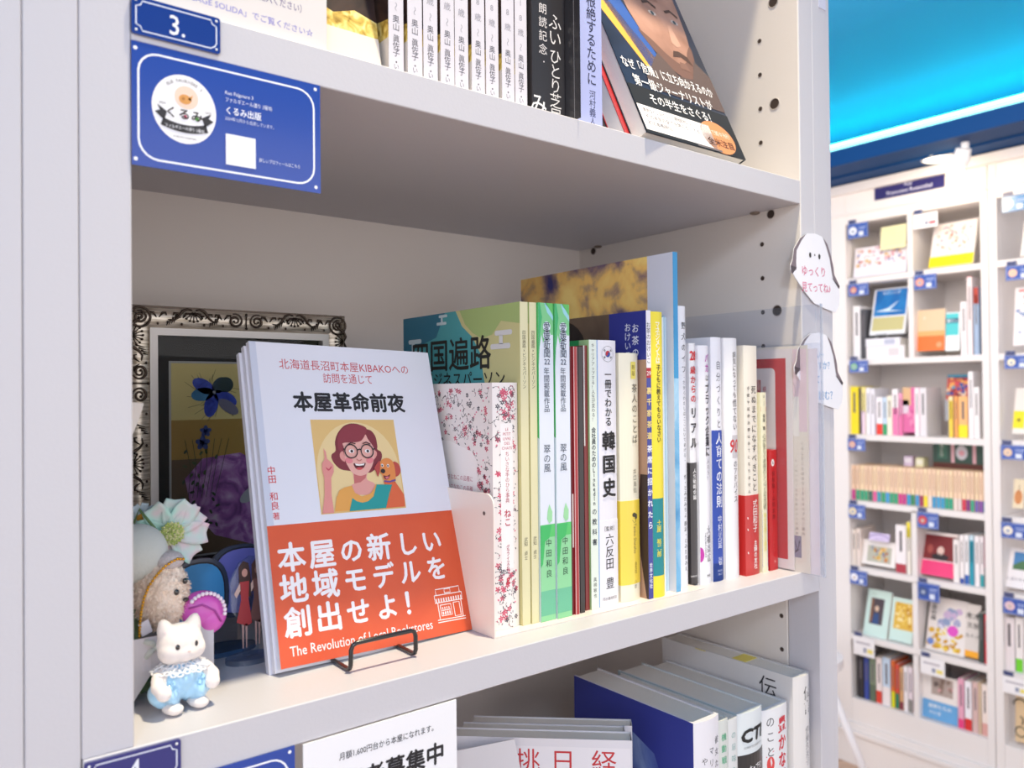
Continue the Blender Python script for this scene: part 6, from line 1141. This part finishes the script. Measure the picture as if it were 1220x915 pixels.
for i, (c, r, ya, yb, zt, zb, kind) in enumerate(TAG):
    W, H = ya - yb, zt - zb; wh = {'L': 'left cubby', 'R': 'right cubby', 'S': 'far right cubby'}[c] if r not in (3, 4) or c == 'S' else 'wide shelf'
    t = thing('profile_card', '%s shop card hanging at the top of the %s %s' % (('blue', 'white', 'light blue')[kind], LV[r], wh), 'sign', (FX - .0042, 0, zb), 0, 'shop cards on the far bookcase')
    MB().box(0, .0012, yb, ya, 0, H).build('card', t, pm(('2A50A8', 'F0EEF0', '2E7CB8')[kind], .3, coat=.4)); d = Decal(aplane(ya, 0, 0), .0002)
    if kind != 1:
        d.disc(W * .26, H * .50, H * .28, LOGO[i], n=18); d.rect(W * .55, W * .78, H * .12, H * .42, 'D8E0F0'); d.rect(W * .55, W * .9, H * .66, H * .72, 'B0C0E4'); d.rect(W * .55, W * .85, H * .54, H * .58, 'B0C0E4'); d.rrect(.003, W - .003, .003, H - .003, .008, 'C8D4F0', .0010); d.up(); d.disc(W * .26, H * .46, H * .12, 'C8B8B0' if i % 2 else '9CA8C0', n=10)
    else: d.rect(W * .12, W * .8, H * .62, H * .74, 'B8B4BC'); d.rect(W * .48, W * .62, H * .2, H * .45, '8A90A8'); d.rect(W * .66, W * .92, H * .2, H * .42, 'E8D870' if r == 7 else 'D86070')
    d.build('printing', t)
    t = thing('number_plate', 'tiny navy number plate above the shop card of the %s %s' % (LV[r], wh), 'sign', (FX - .0022, 0, zt + .001), 0, 'number plates on the far bookcase'); MB().box(0, .0022, ya - .032, ya - .002, 0, .015).build('plate', t, pm('2A3468', .3)); d = Decal(aplane(ya - .002, 0, 0), .0002); d.rrect(.002, .028, .0025, .0125, .002, 'B8C0D8', .0008); d.build('outline', t)
t = thing('street_sign', 'dark indigo name sign on the header of the far bookcase', 'sign', (FX - .004, 0, 2.160))
bev(MB().box(0, .004, .888, 1.142, 0, .056).build('plate', t, pm('2E2A68', .3, coat=.4)), .001, 1); d = Decal(aplane(1.142, 0, 0), .0002); d.ht('Rue', .127, .040, .018, 'D8D8EC', off=.01); d.ht('Francoise Rosenthal', .130, .018, .019, 'D8D8EC', width=.165, off=.012); d.build('lettering', t)
# white stand with a splayed leg
t = thing('stool', 'white stand whose slanted leg shows low beside the near bookcase', 'stand', (2.62, 1.29, 0))
for nm, a_, b2 in (('leg', (-.02, -.115, .46), (-.02, -.325, 0)), ('leg', (.0, .10, .46), (.03, .28, 0)), ('leg', (-.10, .0, .46), (-.28, .03, 0))): MB().tube([a_, b2], .013, 12, radii=[.012, .0145]).build(nm, t, pm('E8E4E6', .35), True)
MB().tube([(-.0, .0, .452), (-.0, .0, .482)], .155, 32).build('seat', t, pm('E8E4E6', .4))
